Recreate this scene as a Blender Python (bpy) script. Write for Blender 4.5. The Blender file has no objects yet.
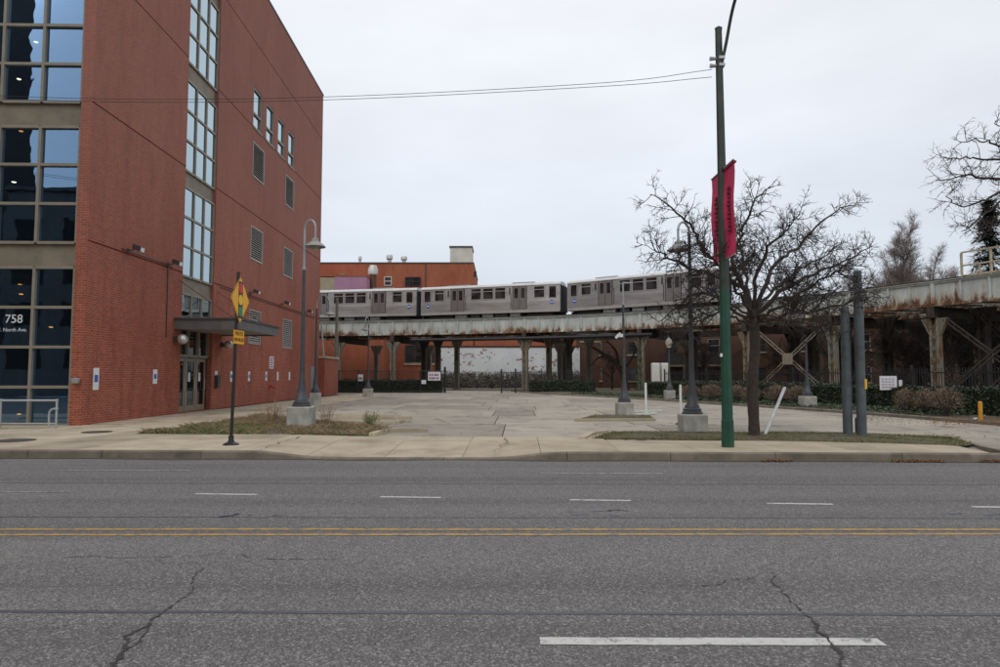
import bpy, math, random
from mathutils import Vector, Matrix
random.seed(7)
R = math.radians
scene = bpy.context.scene
col = scene.collection

# ---------------------------------------------------------------- camera
FPX, TH, CH = 667.0, math.atan(41.5 / 667.0), 1.65          # focal length in photo pixels, tilt, eye height
cd = bpy.data.cameras.new('camera'); cam = bpy.data.objects.new('camera', cd); col.objects.link(cam)
cd.sensor_width = 36.0; cd.lens = 36.0 * FPX / 1000.0; cd.clip_end = 3000; cd.clip_start = 0.05
cam.location = (0, 0, CH); cam.rotation_euler = (R(90) + TH, 0, 0)
scene.camera = cam
# ---------------------------------------------------------------- overcast sky
SUN_EL, SUN_AZ = R(48), R(200)
w = bpy.data.worlds.new('World'); scene.world = w; w.use_nodes = True
nt = w.node_tree; nt.nodes.clear()
def N(t, **k):
    n = nt.nodes.new(t)
    for a, b in k.items(): setattr(n, a, b)
    return n
sky = N('ShaderNodeTexSky', sky_type='NISHITA', sun_disc=False, sun_elevation=SUN_EL, sun_rotation=SUN_AZ, air_density=1.0, dust_density=3.0)
hs = N('ShaderNodeHueSaturation'); hs.inputs['Saturation'].default_value = 0.45
nt.links.new(sky.outputs[0], hs.inputs['Color'])
tc = N('ShaderNodeTexCoord'); sx = N('ShaderNodeSeparateXYZ'); nt.links.new(tc.outputs['Generated'], sx.inputs[0])
rp = N('ShaderNodeValToRGB'); nt.links.new(sx.outputs['Z'], rp.inputs[0])
e = rp.color_ramp.elements
e[0].position = 0.0; e[0].color = (.60, .675, .77, 1); e[1].position = .5; e[1].color = (.90, .92, .97, 1)
mp = N('ShaderNodeMapping'); mp.inputs['Scale'].default_value = (1.4, 1.4, 4.0); nt.links.new(tc.outputs['Generated'], mp.inputs[0])
nz = N('ShaderNodeTexNoise'); nz.inputs['Scale'].default_value = 1.6; nz.inputs['Detail'].default_value = 5; nt.links.new(mp.outputs[0], nz.inputs['Vector'])
mr = N('ShaderNodeMapRange'); mr.inputs['From Min'].default_value = .3; mr.inputs['From Max'].default_value = .7
mr.inputs['To Min'].default_value = 9.1; mr.inputs['To Max'].default_value = 10.9; nt.links.new(nz.outputs['Fac'], mr.inputs['Value'])
vm = N('ShaderNodeVectorMath', operation='SCALE'); nt.links.new(rp.outputs[0], vm.inputs[0]); nt.links.new(mr.outputs[0], vm.inputs['Scale'])
mx = N('ShaderNodeMixRGB'); mx.inputs[0].default_value = .86
nt.links.new(hs.outputs[0], mx.inputs[1]); nt.links.new(vm.outputs[0], mx.inputs[2])
bg = N('ShaderNodeBackground'); bg.inputs['Strength'].default_value = 0.112; nt.links.new(mx.outputs[0], bg.inputs['Color'])
out = N('ShaderNodeOutputWorld'); nt.links.new(bg.outputs[0], out.inputs[0])
# ---------------------------------------------------------------- veiled sun
sl = bpy.data.lights.new('sun', 'SUN'); sl.energy = 0.7; sl.angle = R(35); sl.color = (1, .96, .9)
so = bpy.data.objects.new('sun', sl); col.objects.link(so)
so.rotation_euler = (R(90) - SUN_EL, 0, R(180) - SUN_AZ + R(0)); so.location = (0, 0, 60)
scene.view_settings.view_transform = 'Standard'; scene.view_settings.look = 'None'
scene.view_settings.exposure = 0.0; scene.view_settings.gamma = 1.0
scene.view_settings.use_curve_mapping = False
scene.render.engine = 'CYCLES'
scene.cycles.max_bounces = 8; scene.cycles.transparent_max_bounces = 24

# ================================================================ pixel helpers (a pixel only gives a direction)
def ray(px, py):
    u, v = (px - 500) / FPX, (333.5 - py) / FPX
    return Vector((u, math.cos(TH) - math.sin(TH) * v, math.sin(TH) + math.cos(TH) * v))
def G(px, py, z=.13):
    d = ray(px, py); t = (z - CH) / d.z
    return Vector((d.x * t, d.y * t, z))
def D(px, py, Y):
    d = ray(px, py); t = Y / d.y
    return Vector((d.x * t, Y, CH + d.z * t))

# ================================================================ mesh builder
class MB:
    def __init__(s): s.v = []; s.f = []
    def add(s, vs, fs):
        b = len(s.v); s.v += [tuple(p) for p in vs]; s.f += [tuple(i + b for i in f) for f in fs]; return s
    def box(s, x0, x1, y0, y1, z0, z1):
        return s.add([(x0,y0,z0),(x1,y0,z0),(x1,y1,z0),(x0,y1,z0),(x0,y0,z1),(x1,y0,z1),(x1,y1,z1),(x0,y1,z1)],
                     [(0,3,2,1),(4,5,6,7),(0,1,5,4),(1,2,6,5),(2,3,7,6),(3,0,4,7)])
    def bevbox(s, x0, x1, y0, y1, z0, z1, b):            # box with chamfered vertical and top edges
        def ring(i, z): return [(x0+i+b,y0+i,z),(x1-i-b,y0+i,z),(x1-i,y0+i+b,z),(x1-i,y1-i-b,z),(x1-i-b,y1-i,z),(x0+i+b,y1-i,z),(x0+i,y1-i-b,z),(x0+i,y0+i+b,z)]
        vs = ring(0, z0) + ring(0, z1 - b) + ring(b, z1)
        fs = [tuple(range(7, -1, -1)), tuple(range(16, 24))]
        for k in range(2):
            for i in range(8): fs.append((k*8+i, k*8+(i+1)%8, k*8+8+(i+1)%8, k*8+8+i))
        return s.add(vs, fs)
    def quad(s, a, b, c, d): return s.add([a, b, c, d], [(0, 1, 2, 3)])
    def beam(s, p, q, wd, ht, up=(0, 0, 1)):
        p, q = Vector(p), Vector(q); t = (q - p).normalized(); up = Vector(up)
        if abs(t.dot(up)) > .98: up = Vector((1, 0, 0))
        a = t.cross(up).normalized(); b = a.cross(t).normalized()
        vs = []
        for e_ in (p, q):
            for i, j in ((-1,-1),(1,-1),(1,1),(-1,1)): vs.append(e_ + a*(i*wd/2) + b*(j*ht/2))
        return s.add(vs, [(0,1,2,3),(7,6,5,4),(0,4,5,1),(1,5,6,2),(2,6,7,3),(3,7,4,0)])
    def tube(s, pts, rad, n=6, cap=True):
        pts = [Vector(p) for p in pts]; m = len(pts)
        if not hasattr(rad, '__len__'): rad = [rad] * m
        vs = []; prev = None
        for i, p in enumerate(pts):
            t = (pts[min(i+1, m-1)] - pts[max(i-1, 0)])
            if t.length < 1e-9: t = Vector((0, 0, 1))
            t.normalize()
            if prev is None:
                ref = Vector((0, 0, 1)) if abs(t.z) < .9 else Vector((1, 0, 0))
                a = t.cross(ref).normalized()
            else:
                a = prev - t * prev.dot(t)
                if a.length < 1e-6: a = t.cross(Vector((0.3, .5, .8)))
                a.normalize()
            b = t.cross(a); prev = a
            for k in range(n):
                an = 2 * math.pi * k / n
                vs.append(p + (a * math.cos(an) + b * math.sin(an)) * rad[i])
        fs = []
        for i in range(m - 1):
            for k in range(n):
                fs.append((i*n+k, i*n+(k+1)%n, (i+1)*n+(k+1)%n, (i+1)*n+k))
        if cap: fs += [tuple(range(n-1, -1, -1)), tuple(range((m-1)*n, m*n))]
        return s.add(vs, fs)
    def lathe(s, prof, c=(0, 0, 0), n=16, cap=True):
        vs = []; m = len(prof)
        for r, z in prof:
            for k in range(n):
                an = 2*math.pi*k/n; vs.append((c[0]+r*math.cos(an), c[1]+r*math.sin(an), c[2]+z))
        fs = [(i*n+k, i*n+(k+1)%n, (i+1)*n+(k+1)%n, (i+1)*n+k) for i in range(m-1) for k in range(n)]
        if cap: fs += [tuple(range(n-1, -1, -1)), tuple(range((m-1)*n, m*n))]
        return s.add(vs, fs)
    def prism(s, poly, z0, z1):
        n = len(poly)
        vs = [(p[0], p[1], z0) for p in poly] + [(p[0], p[1], z1) for p in poly]
        return s.add(vs, [tuple(range(n-1, -1, -1)), tuple(range(n, 2*n))] + [(i, (i+1)%n, n+(i+1)%n, n+i) for i in range(n)])
    def mesh(s, name, mat, smooth=False):
        me = bpy.data.meshes.new(name); me.from_pydata(s.v, [], s.f); me.update()
        if mat: me.materials.append(mat)
        if smooth:
            me.polygons.foreach_set('use_smooth', [True] * len(me.polygons))
            try: me.set_sharp_from_angle(angle=R(40))
            except Exception: pass
        return me
    def build(s, name, mat, parent=None, world=False, origin=None, smooth=False):
        """link as one mesh object; world=True: vertices are in world space, put them into the parent's frame"""
        if world and parent is not None:
            root = parent if parent.parent is None else parent.parent
            while root.parent is not None: root = root.parent
            M = (Matrix.Translation(root.location) @ Matrix.Rotation(root.rotation_euler.z, 4, 'Z')).inverted()
            s.v = [tuple(M @ Vector(p)) for p in s.v]
        if origin is not None:
            ox, oy, oz = origin; s.v = [(a-ox, b-oy, c-oz) for a, b, c in s.v]
        o = bpy.data.objects.new(name, s.mesh(name, mat, smooth)); col.objects.link(o)
        if parent is not None: o.parent = parent
        if origin is not None: o.location = origin
        return o

def tag(o, label=None, cat=None, group=None, kind=None):
    if label: o['label'] = label
    if cat: o['category'] = cat
    if group: o['group'] = group
    if kind: o['kind'] = kind
    return o
def thing(name, label, cat, loc=(0, 0, 0), rz=0, group=None):
    o = bpy.data.objects.new(name, None); col.objects.link(o); o.empty_display_size = .3
    o.location = loc; o.rotation_euler = (0, 0, rz)
    return tag(o, label, cat, group)
def inst(name, me, parent, loc=(0, 0, 0), rz=0, sc=None):
    o = bpy.data.objects.new(name, me); col.objects.link(o); o.parent = parent
    o.location = loc; o.rotation_euler = (0, 0, rz)
    if sc: o.scale = sc
    return o
def copy_tree(o, parent=None):
    c = o.copy(); col.objects.link(c); c.parent = parent
    for ch in list(o.children): copy_tree(ch, c)
    return c
def text_mesh(txt, size, mat, align='LEFT', ext=0.002):
    cu = bpy.data.curves.new('lettering', 'FONT'); cu.body = txt; cu.size = size; cu.extrude = ext; cu.align_x = align; cu.align_y = 'BOTTOM'
    o = bpy.data.objects.new('lettering_src', cu); col.objects.link(o)
    bpy.context.view_layer.update()
    me = bpy.data.meshes.new_from_object(o.evaluated_get(bpy.context.evaluated_depsgraph_get()))
    bpy.data.objects.remove(o); bpy.data.curves.remove(cu)
    me.materials.clear(); me.materials.append(mat)
    return me
def smoothpath(pts, n=8):
    P = [Vector(p) for p in pts]; P = [2*P[0]-P[1]] + P + [2*P[-1]-P[-2]]; outp = []
    for i in range(1, len(P) - 2):
        a, b, c, d = P[i-1], P[i], P[i+1], P[i+2]
        for k in range(n):
            t = k / n
            outp.append(.5*((2*b) + (c-a)*t + (2*a-5*b+4*c-d)*t*t + (-a+3*b-3*c+d)*t**3))
    outp.append(P[-2]); return outp

# ================================================================ materials
M = {}
class NT:
    def __init__(s, name):
        s.m = bpy.data.materials.new(name); s.m.use_nodes = True; s.t = s.m.node_tree; s.t.nodes.clear()
        s.o = s.n('ShaderNodeOutputMaterial'); s.tc = s.n('ShaderNodeTexCoord')
        M[name] = s.m
    def n(s, t, **k):
        x = s.t.nodes.new(t)
        for a, b in k.items(): setattr(x, a, b)
        return x
    def l(s, a, b): s.t.links.new(a, b)
    def set(s, node, **k):
        for a, b in k.items(): node.inputs[a.replace('_', ' ')].default_value = b
        return node
    def noise(s, scale, detail=4, rough=.55, vec=None, stretch=None):
        x = s.n('ShaderNodeTexNoise'); s.set(x, Scale=scale, Detail=detail, Roughness=rough)
        v = vec or s.tc.outputs['Object']
        if stretch:
            m = s.n('ShaderNodeMapping'); m.inputs['Scale'].default_value = stretch; s.l(v, m.inputs[0]); v = m.outputs[0]
        s.l(v, x.inputs['Vector']); return x.outputs['Fac']
    def rng(s, val, a, b, c=0., d=1.):
        x = s.n('ShaderNodeMapRange'); x.inputs[1].default_value = a; x.inputs[2].default_value = b; x.inputs[3].default_value = c; x.inputs[4].default_value = d
        s.l(val, x.inputs[0]); return x.outputs[0]
    def mix(s, fac, a, b, mode='MIX'):
        x = s.n('ShaderNodeMixRGB', blend_type=mode)
        for i, q in ((0, fac), (1, a), (2, b)):
            if hasattr(q, 'node'): s.l(q, x.inputs[i])
            else: x.inputs[i].default_value = q if i == 0 else (*q, 1)
        return x.outputs[0]
    def math(s, op, a, b=0.):
        x = s.n('ShaderNodeMath', operation=op)
        for i, q in ((0, a), (1, b)):
            if hasattr(q, 'node'): s.l(q, x.inputs[i])
            else: x.inputs[i].default_value = q
        return x.outputs[0]
    def pbr(s, colr, rough=.8, metal=0., bump=None, bs=.3, bd=.01, spec=.5):
        p = s.n('ShaderNodeBsdfPrincipled')
        for nm, q in (('Base Color', colr), ('Roughness', rough), ('Metallic', metal)):
            if hasattr(q, 'node'): s.l(q, p.inputs[nm])
            else: p.inputs[nm].default_value = (*q, 1) if isinstance(q, tuple) else q
        p.inputs['Specular IOR Level'].default_value = spec
        if bump is not None:
            b = s.n('ShaderNodeBump'); b.inputs['Strength'].default_value = bs; b.inputs['Distance'].default_value = bd
            s.l(bump, b.inputs['Height']); s.l(b.outputs[0], p.inputs['Normal'])
        s.l(p.outputs[0], s.o.inputs[0]); return p
def sc(c, k): return tuple(min(1, x * k) for x in c)
def plain(name, c, rough=.7, var=.18, scale=6., metal=0., bs=.15, fine=40., dirt=None, dirtamt=.5, spec=.5, rand=0.):
    t = NT(name); a = t.noise(scale, 5)
    cc = t.mix(t.rng(a, .3, .7), sc(c, 1-var), sc(c, 1+var))
    if dirt:
        d = t.noise(scale*.6, 7, .65); cc = t.mix(t.rng(d, .52, .68, 0, dirtamt), cc, dirt)
    if rand:
        oi = t.n('ShaderNodeObjectInfo'); v = t.rng(oi.outputs['Random'], 0, 1, 1-rand, 1+rand)
        h = t.n('ShaderNodeHueSaturation'); t.l(v, h.inputs['Value']); t.l(cc, h.inputs['Color']); cc = h.outputs[0]
    t.pbr(cc, rough, metal, t.noise(fine, 4), bs, .01, spec); return t.m

def brick_mat(name, c1, c2, mortar, var=.18, streak=0., wash=None):
    t = NT(name); sp = t.n('ShaderNodeSeparateXYZ'); t.l(t.tc.outputs['Object'], sp.inputs[0])
    cb = t.n('ShaderNodeCombineXYZ'); t.l(t.math('ADD', sp.outputs[0], sp.outputs[1]), cb.inputs[0]); t.l(sp.outputs[2], cb.inputs[1])
    b = t.n('ShaderNodeTexBrick'); t.l(cb.outputs[0], b.inputs['Vector'])
    b.inputs['Color1'].default_value = (*c1, 1); b.inputs['Color2'].default_value = (*c2, 1); b.inputs['Mortar'].default_value = (*mortar, 1)
    t.set(b, Scale=1., Brick_Width=.215, Row_Height=.0745, Mortar_Size=.009, Mortar_Smooth=.15, Bias=0.)
    n = t.noise(.45, 7, .65); n2 = t.noise(2.2, 6, .65, stretch=(1, 1, .22)); n3 = t.noise(1.0, 2, .5, vec=cb.outputs[0], stretch=(5.2, 14.5, 1))
    cc = t.mix(t.rng(n3, .45, .75, 0, .42), b.outputs['Color'], sc(c2, .55))
    cc = t.mix(t.rng(n, .3, .72, 0, var), cc, sc(mortar, .8))
    cc = t.mix(t.rng(n2, .48, .75, 0, .5), cc, sc(c2, .45)); cc = t.mix(t.rng(t.noise(.22, 5, .6, stretch=(1, 1, .5)), .42, .66, 0, .4), cc, sc(c2, .62))
    if wash:                                   # paler, pinker coursework higher up the wall
        g = t.rng(sp.outputs[2], wash[0], wash[1], 0, wash[3]); g2 = t.math('MULTIPLY', g, t.rng(t.noise(.8, 6), .2, .6, .6, 1))
        cc = t.mix(g2, cc, wash[2])
    t.pbr(cc, .88, 0, b.outputs['Fac'], -.6, .012, .3); return t.m

brick_mat('brick_red', (.40, .085, .043), (.25, .053, .029), (.36, .20, .145), .14, wash=(3., 11., (.31, .158, .13), .52))
brick_mat('brick_orange', (.42, .11, .05), (.35, .085, .04), (.36, .20, .13), .1)
brick_mat('brick_brown', (.13, .055, .034), (.085, .036, .024), (.13, .095, .07), .2)
brick_mat('brick_block', (.16, .15, .14), (.12, .115, .11), (.14, .135, .13), .1)
brick_mat('brick_dark', (.05, .04, .035), (.04, .032, .028), (.06, .055, .05), .1)
plain('concrete', (.40, .335, .24), .9, .16, 1.2, bs=.3, fine=60, dirt=(.20, .155, .105), dirtamt=.7, rand=.15)
plain('kerb_concrete', (.17, .142, .108), .92, .25, 2.5, bs=.4, fine=45, dirt=(.08, .07, .055), dirtamt=.7, rand=.1)
plain('pier_concrete', (.33, .32, .28), .9, .2, 4., bs=.5, fine=30, dirt=(.52, .51, .47), dirtamt=.85)
plain('joint_dirt', (.085, .07, .05), .95, .3, 6)
plain('soil', (.10, .082, .052), .95, .35, 3., bs=.6, fine=30)
plain('yard_ground', (.17, .145, .115), .95, .3, .4, bs=.4, fine=25)
plain('far_ground', (.10, .095, .075), .95, .3, .05)
plain('tan_metal', (.235, .205, .155), .45, .08, 3, .0, dirt=(.18, .15, .11), dirtamt=.3)
plain('spandrel_tan', (.20, .165, .115), .6, .18, 2., .0, dirt=(.1, .08, .055), dirtamt=.5)
plain('dark_bronze', (.055, .05, .045), .45, .2, 5)
plain('canopy_grey', (.12, .115, .11), .5, .15, 2, dirt=(.07, .06, .055))
plain('canopy_under', (.30, .28, .25), .7, .1, 2)
plain('louver_metal', (.32, .29, .26), .5, .1, 4)
plain('void', (.012, .011, .011), .9, .1, 2)
plain('interior', (.11, .10, .085), .9, .2, .8)
plain('galvanised', (.42, .43, .43), .45, .15, 6, .6)
plain('lamp_dark', (.045, .049, .056), .5, .2, 4, dirt=(.12, .115, .11), dirtamt=.3)
plain('lamp_light', (.33, .36, .37), .45, .12, 4, .3)
plain('lamp_shade', (.27, .27, .25), .55, .15, 5, dirt=(.14, .13, .11))
plain('lamp_glass', (.45, .40, .30), .25, .15, 9)
plain('globe', (.55, .55, .52), .25, .1, 5, .5)
plain('pole_green', (.010, .062, .036), .42, .25, 3, dirt=(.03, .045, .03), dirtamt=.5)
plain('pole_olive', (.03, .046, .032), .5, .25, 3, dirt=(.09, .06, .035), dirtamt=.5)
plain('grey_post', (.085, .10, .108), .6, .25, 3, dirt=(.03, .033, .034), dirtamt=.7)
plain('grey_post_top', (.34, .355, .35), .6, .2, 3, dirt=(.2, .19, .17), dirtamt=.6)
plain('black_steel', (.012, .012, .013), .45, .2, 6)
plain('sign_yellow', (.85, .41, .012), .45, .05, 4)
plain('sign_black', (.01, .01, .01), .5)
plain('sign_red', (.55, .015, .02), .45)
plain('sign_amber', (.85, .50, .02), .45)
plain('sign_green', (.01, .22, .10), .45)
plain('sign_white', (.68, .68, .68), .5, .06, 8)
plain('sign_blue', (.03, .10, .42), .5)
plain('print_faint', (.42, .33, .40), .5)
plain('sign_purple', (.27, .09, .21), .5)
plain('sign_back', (.33, .34, .34), .5, .1, 4, .4)
plain('banner_red', (.60, .03, .105), .65, .12, 3)
plain('banner_ink', (.20, .012, .045), .7)
plain('banner_pale', (.68, .30, .34), .7)
plain('bollard_yellow', (.55, .25, .02), .55, .15, 5, dirt=(.4, .16, .03))
plain('white_post', (.66, .67, .65), .6, .12, 5, dirt=(.35, .33, .29), dirtamt=.5)
plain('hydrant_red', (.35, .04, .02), .5)
plain('wood_pole', (.19, .16, .13), .9, .25, 4)
plain('wood_grey', (.20, .18, .165), .9, .2, 4)
plain('wire', (.02, .02, .022), .6)
plain('bark', (.05, .038, .031), .95, .35, 9, bs=.8, fine=25)
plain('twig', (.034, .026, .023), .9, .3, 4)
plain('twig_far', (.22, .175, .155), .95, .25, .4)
plain('twig_brown', (.27, .19, .13), .95, .35, 5)
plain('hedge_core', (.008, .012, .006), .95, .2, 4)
plain('needle', (.022, .045, .024), .8, .3, 2)
plain('lilac_paint', (.38, .20, .30), .8, .1, 1.5)
plain('tan_paint', (.34, .29, .20), .85, .15, 2)
plain('cream_paint', (.60, .58, .50), .8, .08, 1, dirt=(.4, .37, .3), dirtamt=.4)
plain('roof_vent', (.52, .51, .48), .45, .12, 4, .4, dirt=(.35, .3, .25))
plain('duct_brown', (.10, .045, .03), .6)
plain('roofing', (.09, .085, .08), .9)
plain('panel_dark', (.075, .072, .07), .85, .2, 1.)
plain('panel_grey', (.20, .195, .19), .8, .15, 1.)
plain('frame_cream', (.40, .345, .235), .6, .2, 5, dirt=(.22, .12, .05), dirtamt=.6)
plain('cover_iron', (.09, .075, .06), .6, .3, 20, .4)
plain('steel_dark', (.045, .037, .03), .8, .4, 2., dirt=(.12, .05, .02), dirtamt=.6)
plain('tie_wood', (.06, .05, .042), .95, .3, 3)
plain('rail_steel', (.16, .10, .07), .5, .2, 4, .6)
plain('underframe', (.03, .03, .031), .7, .3, 3)
plain('under_box', (.20, .20, .20), .6, .2, 3)
plain('train_roof', (.56, .55, .53), .5, .1, 1, .1)
plain('train_trim', (.42, .41, .38), .4, .1, 2, .4)
plain('door_steel', (.29, .28, .27), .38, .08, 2, .75)
plain('rubber', (.015, .015, .015), .8)
plain('end_teal', (.05, .10, .095), .5)
plain('litter', (.62, .64, .66), .7, .15, 20)
plain('stop_white', (.60, .60, .56), .8, .1, 4, dirt=(.35, .33, .3))
plain('white_gloss', (.7, .7, .68), .5)

t = NT('lot_concrete'); oi = t.n('ShaderNodeObjectInfo')
ob = t.n('ShaderNodeVectorMath', operation='ADD'); t.l(t.tc.outputs['Object'], ob.inputs[0]); t.l(oi.outputs['Random'], ob.inputs[1])
c = t.mix(t.rng(t.noise(.42, 7, .65), .3, .7), (.38, .33, .255), (.27, .252, .218))
c = t.mix(t.rng(t.noise(.9, 8, .7), .52, .68, 0, .7), c, (.125, .105, .082)); c = t.mix(t.rng(t.noise(.25, 5, .6), .55, .66, 0, .6), c, (.44, .41, .35))
dv = t.n('ShaderNodeVectorMath', operation='ADD'); nz2 = t.n('ShaderNodeTexNoise'); t.set(nz2, Scale=1.3, Detail=5.); t.l(t.tc.outputs['Object'], nz2.inputs['Vector']); t.l(t.tc.outputs['Object'], dv.inputs[0]); t.l(nz2.outputs['Color'], dv.inputs[1])
vr = t.n('ShaderNodeTexVoronoi', feature='DISTANCE_TO_EDGE'); t.set(vr, Scale=.32); t.l(dv.outputs[0], vr.inputs['Vector'])
ck = t.math('MULTIPLY', t.rng(vr.outputs['Distance'], .003, .012, 1, 0), t.rng(t.noise(.3, 2), .45, .6))
c = t.mix(ck, c, (.055, .045, .035))
h = t.n('ShaderNodeHueSaturation'); t.l(t.rng(oi.outputs['Random'], 0, 1, .8, 1.2), h.inputs['Value']); t.l(c, h.inputs['Color'])
t.pbr(h.outputs[0], .93, 0, t.noise(50, 5), .35, .01)
t = NT('asphalt')
sp = t.noise(420, 2, .7); n1 = t.noise(.35, 6, .6, stretch=(.25, 1, 1)); n2 = t.noise(5., 5)
v = t.n('ShaderNodeTexVoronoi'); t.set(v, Scale=120.); t.l(t.tc.outputs['Object'], v.inputs['Vector'])
c = t.mix(t.rng(v.outputs['Distance'], .1, .75), (.215, .202, .193), (.092, .086, .084))
vc = t.n('ShaderNodeSeparateXYZ'); t.l(v.outputs['Color'], vc.inputs[0])
c = t.mix(t.rng(vc.outputs[0], .72, .95, 0, .9), c, (.40, .375, .35))
c = t.mix(t.rng(vc.outputs[1], .72, .95, 0, .85), c, (.03, .028, .028))
c = t.mix(t.rng(n1, .35, .7, 0, .55), c, (.088, .083, .083))
c = t.mix(t.rng(n2, .5, .75, 0, .3), c, (.15, .142, .137))
w_ = t.noise(.8, 5, .6, stretch=(.04, 1.1, 1)); c = t.mix(t.rng(w_, .44, .66, 0, .55), c, (.066, .063, .063))
w2_ = t.noise(.7, 5, .6, stretch=(.05, .8, 1)); c = t.mix(t.rng(w2_, .52, .7, 0, .4), c, (.20, .19, .18))
w3_ = t.noise(1.4, 7, .7); c = t.mix(t.rng(w3_, .62, .72, 0, .5), c, (.05, .047, .046))
v2 = t.n('ShaderNodeTexVoronoi'); t.set(v2, Scale=70.); t.l(t.tc.outputs['Object'], v2.inputs['Vector']); v2c = t.n('ShaderNodeSeparateXYZ'); t.l(v2.outputs['Color'], v2c.inputs[0])
c = t.mix(t.rng(v2c.outputs[0], .78, .98, 0, .55), c, (.38, .36, .335)); c = t.mix(t.rng(v2c.outputs[1], .75, .98, 0, .5), c, (.04, .038, .038))
t.pbr(c, .85, 0, v.outputs['Distance'], -.7, .008, .35)
def paint_mat(name, cc, wear):
    t = NT(name); a = t.noise(9, 7, .7); b = t.noise(140, 3, .7)
    c = t.mix(t.rng(t.math('ADD', a, t.math('MULTIPLY', b, .5)), wear, wear + .16), cc, (.13, .123, .12))
    t.pbr(c, .7, 0, b, .2, .004)
paint_mat('paint_white', (.52, .51, .48), .78); paint_mat('paint_white_worn', (.36, .35, .34), .66); paint_mat('paint_yellow', (.43, .25, .055), .72)
paint_mat('paint_blue', (.07, .14, .30), .62)
plain('tar', (.072, .073, .08), .6, .2, 8); plain('crack_dark', (.042, .038, .034), .95)
# riveted plate girder: pale paint with rust blooming from the bottom edge
def rust_paint(name, base, zb, zt, lo0, lo1, amt, hue=(.17, .066, .022)):
    t = NT(name); sp = t.n('ShaderNodeSeparateXYZ'); t.l(t.tc.outputs['Object'], sp.inputs[0])
    low = t.rng(sp.outputs[2], zb, zt, lo0, lo1)
    n = t.noise(2.2, 9, .72, stretch=(1, 1, .30)); big = t.noise(.16, 3)
    k = t.math('ADD', t.math('ADD', n, low), t.rng(big, .3, .7, -.13 + amt, .12 + amt))
    rc = t.mix(t.rng(t.noise(7, 6), .3, .7), hue, (.055, .026, .014))
    rc = t.mix(t.rng(t.noise(1.9, 5, stretch=(1, 1, .4)), .5, .68, 0, .8), rc, (.33, .19, .085))
    bc = t.mix(t.rng(t.noise(.8, 6), .3, .7), sc(base, .8), sc(base, 1.12))
    bc = t.mix(t.rng(t.noise(3., 6, stretch=(1, 1, .12)), .5, .72, 0, .5), bc, sc(base, .62))
    c = t.mix(t.rng(k, .50, .68, 0, .5), bc, (.36, .25, .13)); c = t.mix(t.rng(k, .60, .72), c, rc)
    t.pbr(c, .75, 0, k, .2, .01)
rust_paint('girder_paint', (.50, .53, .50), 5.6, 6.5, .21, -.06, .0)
rust_paint('column_paint', (.205, .20, .16), .2, 9., .035, .035, .03)
rust_paint('brace_paint', (.22, .21, .18), -3., 9., .05, .05, .05)
# old white-painted brick flaking off
t = NT('flaking_white'); n = t.noise(1.7, 7, .65, stretch=(1, 1, 1.6)); b = t.noise(.3, 3)
k = t.math('ADD', n, t.rng(b, .3, .7, -.06, .08))
c = t.mix(t.rng(t.noise(.5, 5), .3, .7), (.60, .63, .64), (.74, .76, .76)); c = t.mix(t.rng(k, .595, .625), c, (.26, .13, .09))
t.pbr(c, .85, 0, t.noise(30), .2)
# stainless train side with fine horizontal ribs
t = NT('stainless'); wv = t.n('ShaderNodeTexWave', wave_type='BANDS', bands_direction='Z'); t.set(wv, Scale=4.5, Distortion=0.); t.l(t.tc.outputs['Object'], wv.inputs['Vector'])
c = t.mix(t.rng(t.noise(.9, 6, stretch=(.6, 1, 2)), .3, .7), (.27, .26, .252), (.40, .388, .378))
t.pbr(c, .36, .75, wv.outputs['Fac'], .35, .02)
# glazing
def glass_mat(name, refl, trans, lo, hi, rough=.01):
    t = NT(name); g = t.n('ShaderNodeBsdfGlossy'); g.inputs['Color'].default_value = (*refl, 1); g.inputs['Roughness'].default_value = rough
    tr = t.n('ShaderNodeBsdfTransparent'); tr.inputs['Color'].default_value = (*trans, 1)
    bm = t.n('ShaderNodeBump'); bm.inputs['Strength'].default_value = .045; bm.inputs['Distance'].default_value = .05; t.l(t.noise(1.1, 2), bm.inputs['Height']); t.l(bm.outputs[0], g.inputs['Normal'])
    lw = t.n('ShaderNodeFresnel'); lw.inputs['IOR'].default_value = 1.5
    mxs = t.n('ShaderNodeMixShader'); t.l(t.rng(lw.outputs[0], .04, .6, lo, hi), mxs.inputs[0]); t.l(tr.outputs[0], mxs.inputs[1]); t.l(g.outputs[0], mxs.inputs[2]); t.l(mxs.outputs[0], t.o.inputs[0])
glass_mat('glass_front', (.33, .53, .80), (.55, .62, .58), .42, .9)
glass_mat('glass_side', (.72, .88, .95), (.35, .4, .42), .55, .95)
glass_mat('glass_dark', (.5, .55, .6), (.25, .28, .3), .25, .8)
t = NT('lit_lamp'); em = t.n('ShaderNodeEmission'); em.inputs['Color'].default_value = (1, .93, .8, 1); em.inputs['Strength'].default_value = 5.; t.l(em.outputs[0], t.o.inputs[0])
t = NT('lit_lamp_warm'); em = t.n('ShaderNodeEmission'); em.inputs['Color'].default_value = (1, .45, .12, 1); em.inputs['Strength'].default_value = 2.2; t.l(em.outputs[0], t.o.inputs[0])
def leaf_mat(name, a, b, sc_=3., rough=.6):
    t = NT(name); n = t.noise(sc_, 4); gi = t.n('ShaderNodeNewGeometry')
    c = t.mix(t.rng(n, .3, .7), a, b); c = t.mix(t.math('MULTIPLY', gi.outputs['Random Per Island'], .5), c, sc(b, 1.35)); t.pbr(c, rough, 0)
leaf_mat('hedge_leaf', (.008, .016, .005), (.024, .04, .012))
leaf_mat('ivy_leaf', (.02, .036, .013), (.05, .075, .028))
leaf_mat('grass', (.06, .105, .025), (.17, .165, .06), .9, .8)
leaf_mat('grass_fresh', (.05, .11, .02), (.11, .17, .04), 1.2, .8)
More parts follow.
